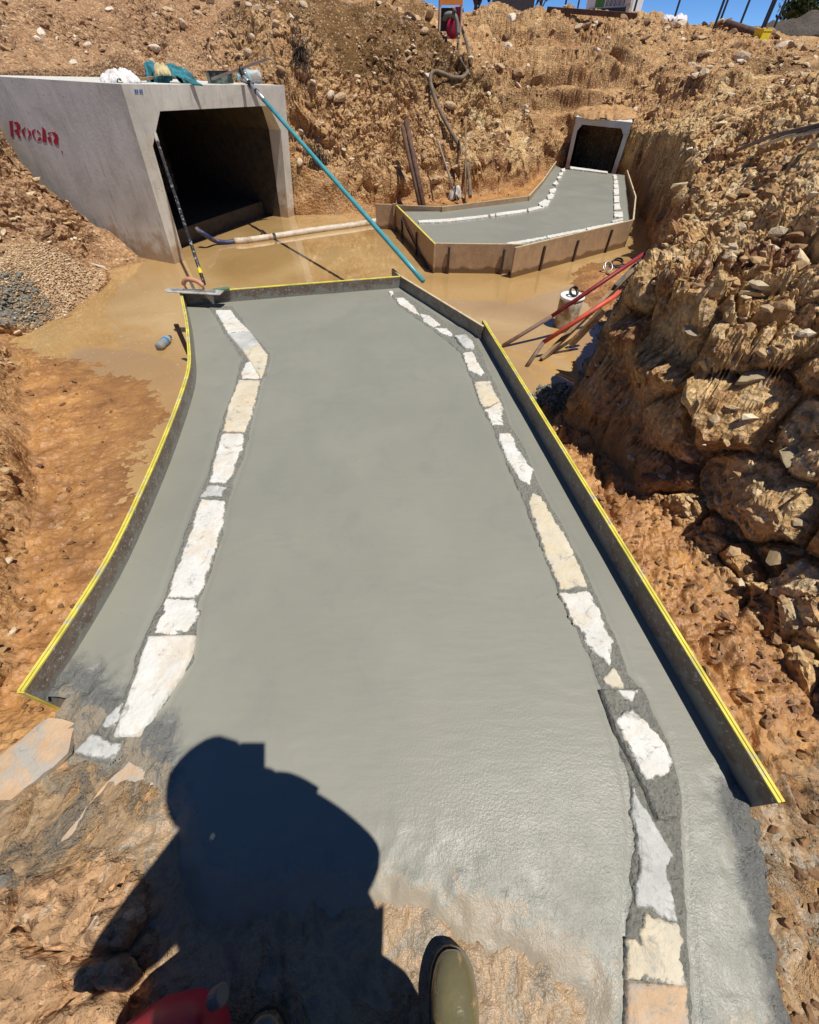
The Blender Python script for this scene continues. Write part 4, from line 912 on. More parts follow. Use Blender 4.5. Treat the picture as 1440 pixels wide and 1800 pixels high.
M_ORPOLE = simple('orange_red_paint', (.62, .085, .045), .5, var=.25, dirt=(.34, .19, .12), dscale=14, dcut=(.58, .68))
M_MUDPOLE = simple('mud_coated_pole', (.19, .125, .095), .7, var=.35, dirt=(.33, .21, .12), dscale=16)
M_ORANGE_P = simple('orange_paint', (.80, .27, .05), .5, var=.1)
M_YPLAS = simple('yellow_plastic', (.85, .62, .02), .5, var=.1)
M_WPLAS = simple('white_plastic', (.70, .66, .58), .45, var=.08, dirt=(.36, .25, .13), dscale=9, dcut=(.42, .56))
def glassy(name, col, rough=.06):
    m = NT(name); m.col(col); m.rough(rough); m.p.inputs['Transmission Weight'].default_value = .72; m.p.inputs['IOR'].default_value = 1.2; m.bump(m.noise(40, 3), .004); return m.m
M_PET = glassy('clear_bottle_plastic', (.86, .90, .92))

tr = empty('finishing_trowel', P(342, 511, .115), 'steel trowel with a wooden grip lying across the back left board corner', 'trowel')
e0, e1 = P(290, 509, .128), P(390, 514, .122); ax = (e1-e0).normalized(); sd_ = Vector((-ax.y, ax.x, 0)); nrm_ = ax.cross(sd_)
bm = bmesh.new(); L_ = (e1-e0).length; top = []
for u, v_ in ((-.0, -.01), (.08, -.048), (.97, -.052), (1, -.045), (1, .045), (.97, .052), (.08, .048), (0, .01)):
    top.append(bm.verts.new(e0+ax*(u*L_)+sd_*v_))
f = bm.faces.new(top); r_ = bmesh.ops.extrude_face_region(bm, geom=[f])
for v in r_['geom']:
    if isinstance(v, bmesh.types.BMVert): v.co.z -= .005
keep(bmobj('blade', bm, M_STEEL), tr)
c_ = e0.lerp(e1, .53)
bm = bmesh.new(); box_bm(bm, 0, 0, 0, .40, .022, .012, Matrix.Translation(e0.lerp(e1, .5)+Vector((0, 0, .007))) @ Matrix.Rotation(math.atan2(ax.y, ax.x), 4, 'Z')); keep(bmobj('spine', bm, M_ALU), tr)
grip = catmull([c_-ax*.07+Vector((0, 0, .012)), c_-ax*.075+Vector((0, 0, .06)), c_-ax*.035+Vector((0, 0, .092)), c_+ax*.04+Vector((0, 0, .085)), c_+ax*.085+Vector((0, 0, .055)), c_+ax*.085+Vector((0, 0, .012))], 5)
n_ = len(grip); keep(tube('grip', grip, .016, M_WOODG, None, 10, [.009 if i < 4 or i > n_-5 else .019 for i in range(n_)]), tr)
bm = bmesh.new(); box_bm(bm, 0, 0, 0, .14, .05, .010, Matrix.Translation(P(389, 508, .114)) @ Matrix.Rotation(.35, 4, 'Z'))
tag(bmobj('green_scraper', bm, simple('green_plastic', (.10, .20, .12), .5)), 'small green plastic scraper on the board under the trowel blade', 'scraper')

b0 = P(359, 499, .118); t0_ = onface(270, 234, CL['TL'], nFc)+nFc*.02
bp = empty('pole', b0, 'scuffed black pole leaning on the opening of the large culvert', 'pole')
dv = t0_-b0
keep(tube('shaft', [b0+dv*t for t in (.0, .25, .5, .75, .93)], .0155, M_BLACK, None, 10), bp)
keep(tube('yellow_band', [b0+dv*.055, b0+dv*.085], .018, M_YPLAS, None, 10), bp)
keep(tube('grip_end', [b0+dv*.93, b0+dv*1.0], .0185, simple('grey_rubber', (.36, .34, .30), .7), None, 10), bp)

tb = P(744, 494, .125); tt_ = PY(425, 131, 7.34); td = tt_-tb
tp = empty('bull_float', tb, 'long teal pole with a metal bar head, resting on the culvert top', 'float tool')
keep(tube('teal_shaft', [tb+td*t for t in np.linspace(0, .84, 9)], .0215, M_TEAL, None, 12), tp)
keep(tube('alloy_sleeve', [tb+td*.84, tb+td*.93], .024, M_ALU, None, 12), tp)
keep(tube('clamp', [tb+td*.925, tb+td*.945], .03, M_BLK, None, 12), tp)
keep(tube('upper_shaft', [tb+td*.945, tb+td*.99], .021, M_ALU, None, 12), tp)
keep(tube('collar', [tb+td*.885, tb+td*.893], .028, M_BLK, None, 12), tp)
hb0, hb1 = PY(372, 139, 7.15), PY(471, 103, 7.55)
bm = bmesh.new(); Mh = frame(hb0.lerp(hb1, .5), hb1-hb0); box_bm(bm, 0, 0, 0, .035, .022, (hb1-hb0).length, Mh); keep(bmobj('float_bar', bm, simple('brown_steel_bar', (.20, .15, .125), .6), None, False, .004), tp)
hub = hb0.lerp(hb1, .52)
bm = bmesh.new(); tube_bm(bm, [tb+td*.985, tb+td*1.0+Vector((0, 0, .03)), hub], .03, 8); keep(bmobj('pivot_bracket', bm, M_BLK), tp)

def heap(name, ctr, sx, sy, h, mat, seed, rot=0, n=34, folds=5, parent=None, edge=.35):
    g = np.linspace(-1, 1, n); U, V_ = np.meshgrid(g, g); rr = np.sqrt(U*U+V_*V_)
    ang = np.arctan2(V_, U); rim = 1+edge*fbm(np.cos(ang)*1.3, np.sin(ang)*1.3, rr*0+seed, 1.5, 3, seed)
    q = np.clip(1-(rr/rim)**2, 0, 1); a_ = fbm(U, V_, U*0+seed, folds*.6, 4, seed+1); rdg = 1-np.abs(fbm(U*1.2, V_*.6, U*0+seed, folds, 3, seed+2))*2.2
    zz = q**.6*h*(.68+.42*a_+.22*rdg)
    ux, vy = U*sx*(1+.12*a_), V_*sy*(1+.12*rdg); cr, sr = math.cos(rot), math.sin(rot)
    V3 = np.stack([ctr[0]+ux*cr-vy*sr, ctr[1]+ux*sr+vy*cr, ctr[2]+np.maximum(zz, -.0)-.004*(q <= 0)], -1).reshape(-1, 3)
    ii = np.arange(n*n).reshape(n, n); Qh = np.stack([ii[:-1, :-1], ii[:-1, 1:], ii[1:, 1:], ii[1:, :-1]], -1).reshape(-1, 4); keepq = (q.ravel()[Qh] > 0).any(1)
    o = link(name, np_mesh(name, V3, Qh[keepq]), mat, None, True)
    md = o.modifiers.new('thickness', 'SOLIDIFY'); md.thickness = .006; md.offset = -1
    return keep(o, parent) if parent else o
def ctop(px, Y):
    p = PY(px, 140, Y); b_ = CLB.normalized(); a_ = (CL['TR']-CL['TL']).normalized(); dlt = Vector((p.x, p.y, 0))-Vector((CL['TL'].x, CL['TL'].y, 0))
    u = dlt.dot(Vector((a_.x, a_.y, 0)).normalized()); v_ = dlt.dot(Vector((b_.x, b_.y, 0)).normalized()); return Vector((p.x, p.y, CL['TL'].z + a_.z*u + b_.z*v_ + .003))
tag(heap('white_rag', ctop(213, 6.25), .20, .15, .115, M_WCLOTH, 3, .2, 44, 7), 'crumpled white cloth bundle on the left top corner of the large culvert', 'cloth')
jk = empty('work_jacket', ctop(300, 6.95), 'crumpled teal jacket with a cream lining on top of the large culvert', 'jacket')
heap('jacket_body', ctop(306, 6.95), .25, .17, .145, M_TCLOTH, 5, .5, 44, 5, jk)
heap('jacket_sleeve', ctop(272, 7.0)+Vector((0, 0, .0)), .10, .09, .185, M_TCLOTH, 8, .2, 26, 4, jk)
heap('jacket_lining', ctop(290, 6.75)+Vector((0, 0, .06)), .09, .06, .12, M_YCLOTH, 9, .2, 20, 3, jk)
tipA = ctop(320, 7.0); fe = cpt(1.02, CH)
cf = onface(341, 147, CL['TL'], nFc)+nFc*.03; cf2 = onface(335, 147, CL['TL'], nFc)+nFc*.02
bm = bmesh.new()
pts_ = [onface(318, 130, CL['TL'], nFc)-nFc*.10, onface(332, 132, CL['TL'], nFc)-nFc*.06, onface(345, 147, CL['TL'], nFc)+nFc*.09, onface(335, 146.5, CL['TL'], nFc)+nFc*.03]
vs = [bm.verts.new(q_) for q_ in pts_]; vs2 = [bm.verts.new(q_-Vector((0, 0, .012))) for q_ in pts_]
bm.faces.new(vs); bm.faces.new(vs2[::-1])
for i in range(4): bm.faces.new((vs[i], vs[(i+1) % 4], vs2[(i+1) % 4], vs2[i]))
keep(bmobj('jacket_hem', bm, M_TCLOTH), jk)
bm = bmesh.new(); pa, pb = ctop(247, 6.55)+Vector((0, 0, .02)), ctop(285, 7.1)+Vector((0, 0, .045)); box_bm(bm, 0, 0, 0, .07, .02, (pb-pa).length, frame(pa.lerp(pb, .5), pb-pa))
tag(bmobj('wood_offcut', bm, M_TIMBER), 'short brown timber offcut between the white cloth and the teal jacket', 'timber')
tubb = empty('plastic_tub', ctop(387, 7.45), 'dark green rectangular tub lying on top of the large culvert', 'tub')
bm = bmesh.new(); Mt = Matrix.Translation(ctop(387, 7.45)+Vector((0, 0, .05))) @ Matrix.Rotation(.55, 4, 'Z'); box_bm(bm, 0, 0, 0, .28, .16, .10, Mt); keep(bmobj('tub_body', bm, simple('dark_green_plastic', (.035, .055, .045), .3, var=.4, dirt=(.2, .24, .2), dscale=8), None, False, .03), tubb)
bm = bmesh.new(); box_bm(bm, 0, 0, .052, .30, .18, .014, Mt); keep(bmobj('tub_rim', bm, M_BLK, None, False, .005), tubb)
def bottle(base, axd, length, r_, label, capm, bandm, prime='drink_bottle'):
    root = empty(prime, base, label, 'bottle'); M_ = frame(base, axd)
    prof = [(r_*.55, 0), (r_*.95, .008), (r_, .03), (r_*.9, length*.30), (r_, length*.36), (r_, length*.60), (r_*.93, length*.66), (r_*.75, length*.78), (r_*.38, length*.88), (r_*.36, length*.93)]
    bm = bmesh.new(); lathe_bm(bm, prof, 18, M_); keep(bmobj('bottle_body', bm, M_PET, None, True), root)
    bm = bmesh.new(); lathe_bm(bm, [(r_*.40, length*.925), (r_*.42, length*.93), (r_*.42, length), (r_*.36, length*1.005)], 14, M_); keep(bmobj('cap', bm, capm), root)
    bm = bmesh.new(); lathe_bm(bm, [(r_*1.012, length*.50), (r_*1.015, length*.505), (r_*1.015, length*.615), (r_*1.01, length*.62)], 18, M_); keep(bmobj('label_band', bm, bandm), root)
    return root
M_CAPB = simple('blue_cap', (.02, .12, .30), .4); M_TEALP = simple('pale_teal_plastic', (.30, .50, .50), .3)
bottle(ctop(458, 7.95)+Vector((0, 0, .07)), (-.55, -.55, .0), .34, .068, 'large clear plastic bottle lying near the float bar on the large culvert', M_TEALP, M_TEALP)
bottle(P(279, 611, -.222), Vector(P(302, 589, -.222))-Vector(P(279, 611, -.222)), .215, .038, 'crushed clear plastic bottle with a blue band floating beside the curved board', M_CAPB, simple('blue_label', (.02, .22, .55), .4))

# soil lying on the small culvert
so = heap('loose_soil', (CF['TL']+CF['TR'])/2+CFB*.52+Vector((0, 0, .0)), .62, 1.15, .17, M_SOIL, 77, math.atan2(CFB.y, CFB.x)-math.pi/2, 60, 4, None, .12); tag(so, kind='stuff')
# hoses
lh = empty('layflat_hose', P(560, 404, -.24), 'muddy pale hose with a blue end floating in front of the large culvert', 'hose')
keep(tube('pale_section', catmull([P(413, 424, -.225), P(440, 422, -.225), P(520, 410, -.225), P(560, 404, -.225), P(620, 396, -.225), P(668, 388, -.225)], 5), .043, M_PALEH, None, 10, wob=.06), lh)
keep(tube('blue_section', catmull([P(345, 402, -.03), P(360, 412, -.09), P(378, 423, -.20), P(398, 426, -.228), P(414, 424, -.228)], 5), .03, M_BLUEH, None, 10), lh)
keep(tube('strap', [P(461, 412, -.225)+Vector((0, -.06, .0)), P(463, 412, -.225)+Vector((0, 0, .05)), P(465, 412, -.225)+Vector((0, .06, 0))], .012, M_BLK, None, 6), lh)
hp = [(797, 28), (806, 45), (817, 62), (823, 85), (827, 112), (827, 135), (815, 147), (797, 144), (783, 135), (768, 127), (757, 127), (752, 137), (757, 158), (768, 190), (780, 216), (797, 242), (812, 265), (823, 290), (827, 320), (826, 348)]
hpts = [PY(797, 24, 11.15)+Vector((0, -.1, 0))] + [hit(x, y, .13)+Vector((0, 0, .0)) for x, y in hp[1:]]
for it in range(2): hpts = [hpts[0]]+[(hpts[i-1]+hpts[i]*2+hpts[i+1])/4 for i in range(1, len(hpts)-1)]+[hpts[-1]]
tag(tube('suction_hose', catmull([p_+Vector((0, -.03, .03)) for p_ in hpts], 5), .032, M_BROWNH, None, 10), 'long brown suction hose looping down the bank from the pump', 'hose')
hp2 = [hit(x, y, .03)+Vector((0, -.03, .03)) for x, y in [(806, 52), (806, 80), (808, 105), (818, 125), (826, 138)]]
tag(tube('hose', catmull(hp2, 4), .022, M_BROWNH, None, 8), 'thin dark hose hanging beside the thick one below the pump', 'hose')
# steel leaning on the bank
def lean(px0, py0, px1, py1, Yt, r_, mat, name, label, cat, seg=6):
    a = P(px0, py0, -.12); b = PY(px1, py1, Yt); return tag(tube(name, [a-(b-a)*.03, a.lerp(b, .5), b], r_, mat, None, seg), label, cat)
def on_bank(px, py, lift=.20): return (hit(px, py).y)-lift
lean(744, 360, 714, 212, 8.95, .042, M_RUST, 'rusty_bar', 'thick rusty bar leaning on the bank behind the far formwork', 'steel bar')
lean(738, 360, 707, 222, 8.85, .030, M_RUST, 'rusty_bar', 'thinner rusty bar leaning left of the thick one on the bank', 'steel bar')
lean(803, 350, 769, 244, 9.0, .014, simple('grey_rod', (.3, .25, .2), .6), 'thin_rod', 'thin grey rod leaning on the bank beside the suction hose', 'rod')
lean(818, 352, 819, 205, 9.35, .016, M_TIMBER, 'thin_stick', 'thin upright stick on the bank just behind the suction hose', 'stick')
tag(heap('plastic_scrap', hit(800, 348)+Vector((0, -.05, 0)), .13, .08, .20, simple('grey_sheet', (.50, .48, .44), .6, var=.3), 15, .3, 22, 4), 'crumpled grey plastic sheet at the foot of the hose', 'plastic sheet')

# ================================================================== the puddle's right side
dc = P(992, 572, WATER_Z); dr = empty('plastic_drum', dc, 'muddy white plastic drum standing in the puddle', 'drum')
bm = bmesh.new(); lathe_bm(bm, [(.100, -.12), (.102, .0), (.106, .20), (.108, .255), (.104, .26)], 26, Matrix.Translation(dc)); keep(bmobj('drum_body', bm, M_WPLAS, None, True), dr)
bm = bmesh.new(); lathe_bm(bm, [(.111, .252), (.112, .268), (.106, .276), (.100, .271), (.02, .269)], 26, Matrix.Translation(dc)); keep(bmobj('drum_lid', bm, simple('clean_white_plastic', (.80, .79, .75), .4, var=.05), None, True), dr)
def coil(name, ctr, r_, n, wire, mat, label, axis_, tail):
    M_ = frame(ctr, axis_); pts = []
    for i in range(n*16+1):
        a = 2*math.pi*i/16; rr = r_*(1+.10*math.sin(a*1.37+i*.05)); pts.append(M_ @ Vector((rr*math.cos(a), rr*math.sin(a), .012*math.sin(a*.61)+.004*(i/16-n/2))))
    pts.append(pts[-1]+Vector(tail)); return tag(tube(name, pts, wire, mat, None, 6), label, 'cable')
coil('cable_coil', dc+Vector((.0, .0, .306)), .040, 5, .0045, M_BLK, 'small coil of black cable on the white drum lid', (.35, -.75, .55), (.05, .0, -.01))
coil('cable_coil', hit(1066, 478)+Vector((0, 0, .05)), .055, 3, .007, M_ALU, 'loose coil of pale wire on the mud right of the far formwork', (.3, -.6, .7), (.06, .03, -.02))
coil('cable_coil', hit(1082, 470)+Vector((0, 0, .05)), .060, 3, .008, M_BLK, 'dark tangled coil lying behind the pale wire on the mud', (-.2, -.4, .9), (.1, .03, -.03))
def pole2(name, a, j, b, r_, m0, m1, label):
    root = empty(name, a, label, 'pole'); keep(tube('muddy_end', [a, j], r_*.95, m0, None, 10, wob=.1), root); keep(tube('painted_shaft', [j, j.lerp(b, .5), b], r_, m1, None, 10), root); return root
Bt = PY(1132, 458, 3.8); At = P(884, 608, -.24)
pole2('painted_pole', At, At.lerp(Bt, .36), Bt+Vector((-.02, 0, .05)), .0175, M_MUDPOLE, M_REDPOLE, 'long dark red pole running from the puddle up to the bank')
Bo = PY(1094, 512, 3.35); Ao = P(925, 646, -.26); Jo = P(955, 602, -.11)
pole2('painted_pole', Ao, Jo, Bo, .0185, M_MUDPOLE, M_ORPOLE, 'orange red pole with a bent muddy end below the dark red one')
def plank_between(a, b, wd, th, mat, label, name='plank', roll=.3):
    bm = bmesh.new(); M_ = frame(a.lerp(b, .5), b-a) @ Matrix.Rotation(roll, 4, 'Z'); box_bm(bm, 0, 0, 0, th, wd, (b-a).length, M_)
    return tag(bmobj(name, bm, mat, None, False, .003), label, 'plank')
plank_between(P(952, 632, -.24), PY(1112, 478, 3.75), .055, .03, M_TIMBER, 'weathered brown plank lying between the two painted poles')
plank_between(P(1003, 606, -.22), PY(1062, 545, 3.45), .06, .03, M_TIMBER, 'short muddy plank under the orange red pole at the bank foot')
plank_between(PY(1080, 505, 3.62), PY(1127, 458, 3.9), .05, .03, simple('grey_timber', (.10, .095, .09), .7, var=.3), 'dark grey plank end beside the top of the dark red pole')
a_, b_ = hit(1290, 270, .06)+Vector((0, 0, .02)), hit(1445, 233, .10)+Vector((0, 0, .04))
tag(tube('steel_bar', [a_, a_.lerp(b_, .5)+Vector((0, 0, .03)), b_], .015, simple('dark_steel', (.10, .08, .075), .5, var=.3), None, 6), 'long dark steel bar lying on the right bank, upper of two', 'steel bar')
a_, b_ = hit(1330, 264, .06)+Vector((0, 0, .02)), hit(1445, 243, .10)+Vector((0, 0, .04))
tag(tube('steel_bar', [a_, a_.lerp(b_, .5)+Vector((0, 0, .02)), b_], .012, M_STEEL, None, 6), 'thinner grey steel bar lying against the long dark one', 'steel bar')

# ================================================================== on the banks and beyond
pb_ = PY(791, 52, 11.25); pb_.z = gz(pb_.x, pb_.y)+.02
pm = empty('water_pump', pb_, 'red and orange petrol pump on top of the bank', 'pump')
def at_(x, y, z): return pb_+Vector((x, y, z))
bm = bmesh.new()
for sx in (-.19, .19):
    for sy in (0, .3): tube_bm(bm, [at_(sx, sy, 0), at_(sx, sy, .52)], .016, 8)
for sy in (0, .3): tube_bm(bm, [at_(-.19, sy, .02), at_(.19, sy, .02)], .016, 8)
for sx in (-.19, .19): tube_bm(bm, [at_(sx, 0, .03), at_(sx, .3, .03)], .016, 8)
keep(bmobj('frame', bm, simple('pale_frame_paint', (.72, .50, .36), .5)), pm)
bm = bmesh.new(); box_bm(bm, 0, -.012, .43, .40, .012, .11, Matrix.Translation(pb_)); keep(bmobj('front_plate', bm, M_ORANGE_P, None, False, .003), pm)
bm = bmesh.new(); box_bm(bm, 0, .15, .50, .40, .30, .02, Matrix.Translation(pb_)); keep(bmobj('top_plate', bm, M_ORANGE_P, None, False, .003), pm)
bm = bmesh.new(); box_bm(bm, -.05, .16, .22, .22, .22, .26, Matrix.Translation(pb_)); keep(bmobj('engine', bm, simple('dark_engine', (.03, .025, .025), .5, var=.5), None, False, .02), pm)
bm = bmesh.new(); box_bm(bm, .13, .12, .25, .09, .2, .22, Matrix.Translation(pb_)); keep(bmobj('fuel_tank', bm, simple('red_paint', (.45, .02, .05), .4), None, False, .02), pm)
bm = bmesh.new(); lathe_bm(bm, [(.05, -.06), (.12, -.05), (.13, 0), (.12, .05), (.05, .06)], 18, frame(at_(.06, .03, .12), (0, -1, 0))); keep(bmobj('pump_casing', bm, simple('crimson_paint', (.48, .02, .06), .4), None, True), pm)
keep(tube('outlet_elbow', catmull([at_(-.10, -.02, .22), at_(-.08, -.07, .26), at_(.0, -.10, .27), at_(.08, -.11, .24), at_(.12, -.12, .14), at_(.14, -.14, .04)], 4), .038, simple('grey_green_rubber', (.19, .20, .16), .6), None, 10), pm)
# fence posts
M_POST = simple('dark_steel_post', (.035, .04, .055), .5)
posts = [((1258, 42), 15.0), ((1265, 40), 17.2), ((1300, 46), 16.0), ((1335, 60), 14.8), ((1340, 58), 16.8), ((1361, 48), 19.0), ((1186, 30), 17.5), ((1114, 22), 17.0), ((993, 14), 19.0), ((1016, 12), 21.0)]
plabs = ['steel fence post at the left of a close pair beyond the crest', 'steel fence post at the right of a close pair beyond the crest', 'single steel fence post left of the yellow crate', 'steel fence post rising just behind the yellow crate', 'steel fence post right behind the one by the yellow crate', 'thin steel fence post nearest the round green tree', 'steel fence post behind the white bags on the crest', 'steel fence post at the right end of the white trailer', 'thin fence post left of the white trailer', 'second thin fence post left of the white trailer']
first = None
for ((x_, y_), Yp), lb in zip(posts, plabs):
    p = PY(x_, y_, Yp); zb = gz(p.x, p.y)-.2
    if first is None:
        bm = bmesh.new(); 
        for r_ in (0, 2.09, 4.19): box_bm(bm, .014, 0, 1.25, .030, .008, 2.5, Matrix.Rotation(r_, 4, 'Z'))
        first = o = bmobj('fence_post', bm, M_POST)
    else: o = first.copy(); COL.objects.link(o)
    o.location = (p.x, p.y, min(zb, p.z-.1)); tag(o, lb, 'fence post', 'steel fence posts along the skyline')
# white trailer with a sign
t0p, t1p = PY(1032, 20, 17.6), PY(1103, 24, 17.0); tdv = (t1p-t0p); tdv.z = 0; tl = tdv.length; ta = math.atan2(tdv.y, tdv.x)
Mtr = Matrix.Translation(Vector((t0p.x, t0p.y, min(t0p.z, t1p.z)-.20))) @ Matrix.Rotation(ta, 4, 'Z')
trl = empty('site_trailer', Mtr.translation, 'white site trailer with green and black lettering seen over the far crest', 'trailer')
bm = bmesh.new(); box_bm(bm, tl/2, .6, .95, tl+.1, 1.2, 1.5, Mtr); keep(bmobj('white_body', bm, simple('white_sheet', (.78, .78, .78), .5, var=.05), None, False, .02), trl)
bm = bmesh.new(); box_bm(bm, tl/2, .0, .16, tl-.1, .10, .30, Mtr); keep(bmobj('dark_tray', bm, simple('dark_tray_grey', (.035, .035, .04), .6)), trl)
bm = bmesh.new(); box_bm(bm, tl-.0, -.06, .5, .09, .09, 1.3, Mtr); keep(bmobj('white_post', bm, M_WPLAS), trl)
bm = bmesh.new(); box_bm(bm, .28*tl, -.004, .44, .22*tl, .006, .22, Mtr); keep(bmobj('green_lettering', bm, simple('green_print', (.08, .26, .06), .5)), trl)
bm = bmesh.new()
for i in range(13): box_bm(bm, tl*(.44+.035*i), -.004, .44, .014 if i % 3 else .024, .006, .20, Mtr)
keep(bmobj('black_lettering', bm, simple('black_print', (.05, .05, .06), .5)), trl)
plank_between(PY(962, 16, 16.4), PY(1120, 28, 15.6), .09, .07, M_RUST, 'long dark rusty beam lying along the far crest below the trailer', 'steel_beam', .1)['category'] = 'beam'
a_, b_ = PY(1276, 42, 14.9), PY(1340, 62, 14.0); tag(tube('dark_pipe', [a_, b_], .075, M_RUST, None, 12), 'thick dark pipe lying on the crest left of the yellow crate', 'pipe')
yc = PY(1335, 72, 13.5); yc.z = gz(yc.x, yc.y); ycr = empty('plastic_crate', yc, 'bright yellow plastic crate on the crest at the right', 'crate')
bm = bmesh.new(); My = Matrix.Translation(yc) @ Matrix.Rotation(.4, 4, 'Z'); box_bm(bm, 0, 0, .10, .26, .2, .20, My); keep(bmobj('crate_body', bm, M_YPLAS, None, False, .015), ycr)
bm = bmesh.new(); box_bm(bm, 0, 0, .195, .275, .215, .03, My); keep(bmobj('crate_rim', bm, M_YPLAS, None, False, .006), ycr)
for x_, y_, Yp, s_, lb in ((1176, 30, 15.6, .16, 'left white crumpled bag on the far crest'), (1196, 32, 15.4, .2, 'right, larger white crumpled bag on the far crest')):
    p = PY(x_, y_, Yp); p.z = gz(p.x, p.y); tag(heap('white_bag', p, s_, s_*.8, s_*.9, M_WCLOTH, int(x_), .1, 26, 2), lb, 'bag')
# trees beyond
def leafmat(name, a, b):
    m = NT(name); g = m.n('NewGeometry'); m.col(m.mix(g.outputs['Random Per Island'], a, b)); m.rough(.7); m.spec(.2); return m.m
M_LEAF = leafmat('dark_leaves', (.025, .045, .018), (.075, .10, .035)); M_BARK = simple('bark', (.10, .075, .055), .9)
def tree(base, h, w, label, seed, n=1500, trunk=.25):
    root = empty('tree', base, label, 'tree'); g = np.random.default_rng(seed)
    bm = bmesh.new(); tube_bm(bm, [base-Vector((0, 0, .4)), base+Vector((0, 0, h*trunk)), base+Vector((.05*w, 0, h*.75))], .1, 7, True, [.035*h, .028*h, .012*h])
    for k_ in range(5):
        a = k_*1.3; tube_bm(bm, [base+Vector((0, 0, h*(trunk+.05*k_))), base+Vector((math.cos(a)*w*.2, math.sin(a)*w*.2, h*(.5+.05*k_))), base+Vector((math.cos(a)*w*.36, math.sin(a)*w*.36, h*(.62+.05*k_)))], .05, 5, True, [.014*h, .01*h, .004*h])
    keep(bmobj('trunk', bm, M_BARK), root)
    cl = g.normal(size=(26, 3)); cl /= np.linalg.norm(cl, axis=1)[:, None]; cl *= (.45+.5*g.random((26, 1))); cl *= np.array([w*.42, w*.42, h*.30]); cl[:, 2] += h*.66
    V = []; F_ = []
    for i in range(n):
        c0 = cl[g.integers(26)] + g.normal(size=3)*np.array([w*.085, w*.085, h*.055]); u_ = g.normal(size=3); u_ /= np.linalg.norm(u_); v_ = np.cross(u_, g.normal(size=3)); v_ /= np.linalg.norm(v_); s_ = h*.028*(.6+g.random())
        k_ = len(V); V += [c0-u_*s_-v_*s_*.5, c0+u_*s_-v_*s_*.3, c0+u_*s_*1.2+v_*s_*.6, c0-u_*s_*.6+v_*s_*.7]; F_.append((k_, k_+1, k_+2, k_+3))
    V = np.array(V)+np.array(base); keep(link('crown', np_mesh('crown', V, np.array(F_)), M_LEAF), root); return root
p = PY(1402, 52, 46); tree(Vector((p.x, p.y, p.z-1.0)), 3.4, 3.7, 'round dark green tree on the skyline at the right', 5, 2200, .2)
p = PY(835, 20, 30); tree(Vector((p.x, p.y, p.z-.8)), 3.2, 2.6, 'dark tree behind the pump at the top', 6, 1500, .2)
p = PY(950, 14, 42); tree(Vector((p.x, p.y, p.z-.8)), 3.0, 2.4, 'small dark tree on the skyline left of the trailer', 7, 1000, .2)
def mound(name, ctr, sx, sy, h, mat, seed, label, cat): return tag(heap(name, ctr, sx, sy, h, mat, seed, 0, 40, 3), label, cat)
M_DIRTD = simple('dark_stockpile', (.085, .068, .055), .95, var=.4, bump=.05, bscale=6)
p = PY(1420, 62, 30); mound('stockpile', Vector((p.x, p.y, p.z-.25)), 3.4, 1.6, 1.0, M_DIRTD, 31, 'low dark stockpile of earth below the round tree', 'stockpile')
shp = PY(905, 20, 26); bm = bmesh.new(); Ms = Matrix.Translation(shp); box_bm(bm, 0, .8, .15, 1.5, 1.6, .7, Ms); 
shd = empty('site_shed', shp, 'low grey shed roof between the two dark trees on the skyline', 'shed'); keep(bmobj('shed_wall', bm, simple('grey_shed_wall', (.11, .12, .12), .7)), shd)
bm = bmesh.new(); box_bm(bm, 0, .8, .54, 1.75, 1.9, .06, Ms); keep(bmobj('shed_roof', bm, simple('grey_shed_roof', (.24, .26, .27), .5)), shd)

# ================================================================== foreground boards
pk = block([(84,1262),(134,1272),(120,1322),(62,1372),(18,1408),(-12,1404),(-12,1338)], M_ORANGE, -.010, .006, None, -.03, 'plank'); tag(pk, 'muddy pale board end splashed with concrete below the curved form board', 'board')
pk = block([(228,1338),(262,1352),(280,1368),(205,1450),(120,1545),(72,1528),(150,1420)], M_ORANGE, -.010, .006, None, -.03, 'plank'); tag(pk, 'muddy board lying aslant beside the shadow at the lower left', 'board')

# ================================================================== the photographer
def S(px, py, h):            # body point at height h whose shadow falls at this point of the ground
    p = P(px, py, 0); return Vector((p.x+h*SUN_VEC.x/SUN_VEC.z, p.y+h*SUN_VEC.y/SUN_VEC.z, h))
M_SKIN = simple('skin', (.50, .30, .21), .55, var=.1)
M_JACKET = simple('dark_work_shirt', (.035, .045, .07), .9, var=.3); M_TROU = simple('dark_trousers', (.03, .032, .04), .9, var=.3); M_HAT = simple('dark_hat', (.03, .03, .035), .8)
per = empty('person', (-.1, -.45, 0), 'person in olive rubber boots taking the photograph, seen by boots and shadow', 'person')
def skin(name, pts, edges, mat, root_i=0, sub_=2):
    me = bpy.data.meshes.new(name); me.from_pydata([tuple(p[0]) for p in pts], edges, []); o = bpy.data.objects.new(name, me); COL.objects.link(o)
    md = o.modifiers.new('skin', 'SKIN'); md.use_smooth_shade = True
    for i, sv in enumerate(me.skin_vertices[0].data):
        r_ = pts[i][1]; sv.radius = r_ if isinstance(r_, tuple) else (r_, r_); sv.use_root = (i == root_i)
    ss = o.modifiers.new('sub', 'SUBSURF'); ss.levels = sub_; ss.render_levels = sub_
    me.materials.append(mat); return keep(o, per)
pel = Vector((.05, -.42, .90)); che = Vector((.05, -.33, 1.20)); nec = Vector((.00, -.25, 1.38)); hed = S(380, 1396, 1.55)
shR, shL = Vector((.22, -.31, 1.31)), Vector((-.17, -.31, 1.31)); elR, elL = S(640, 1512, 1.12), S(178, 1712, 1.05)
haR, haL = Vector((.015, -.085, 1.415)), Vector((-.085, -.085, 1.42))
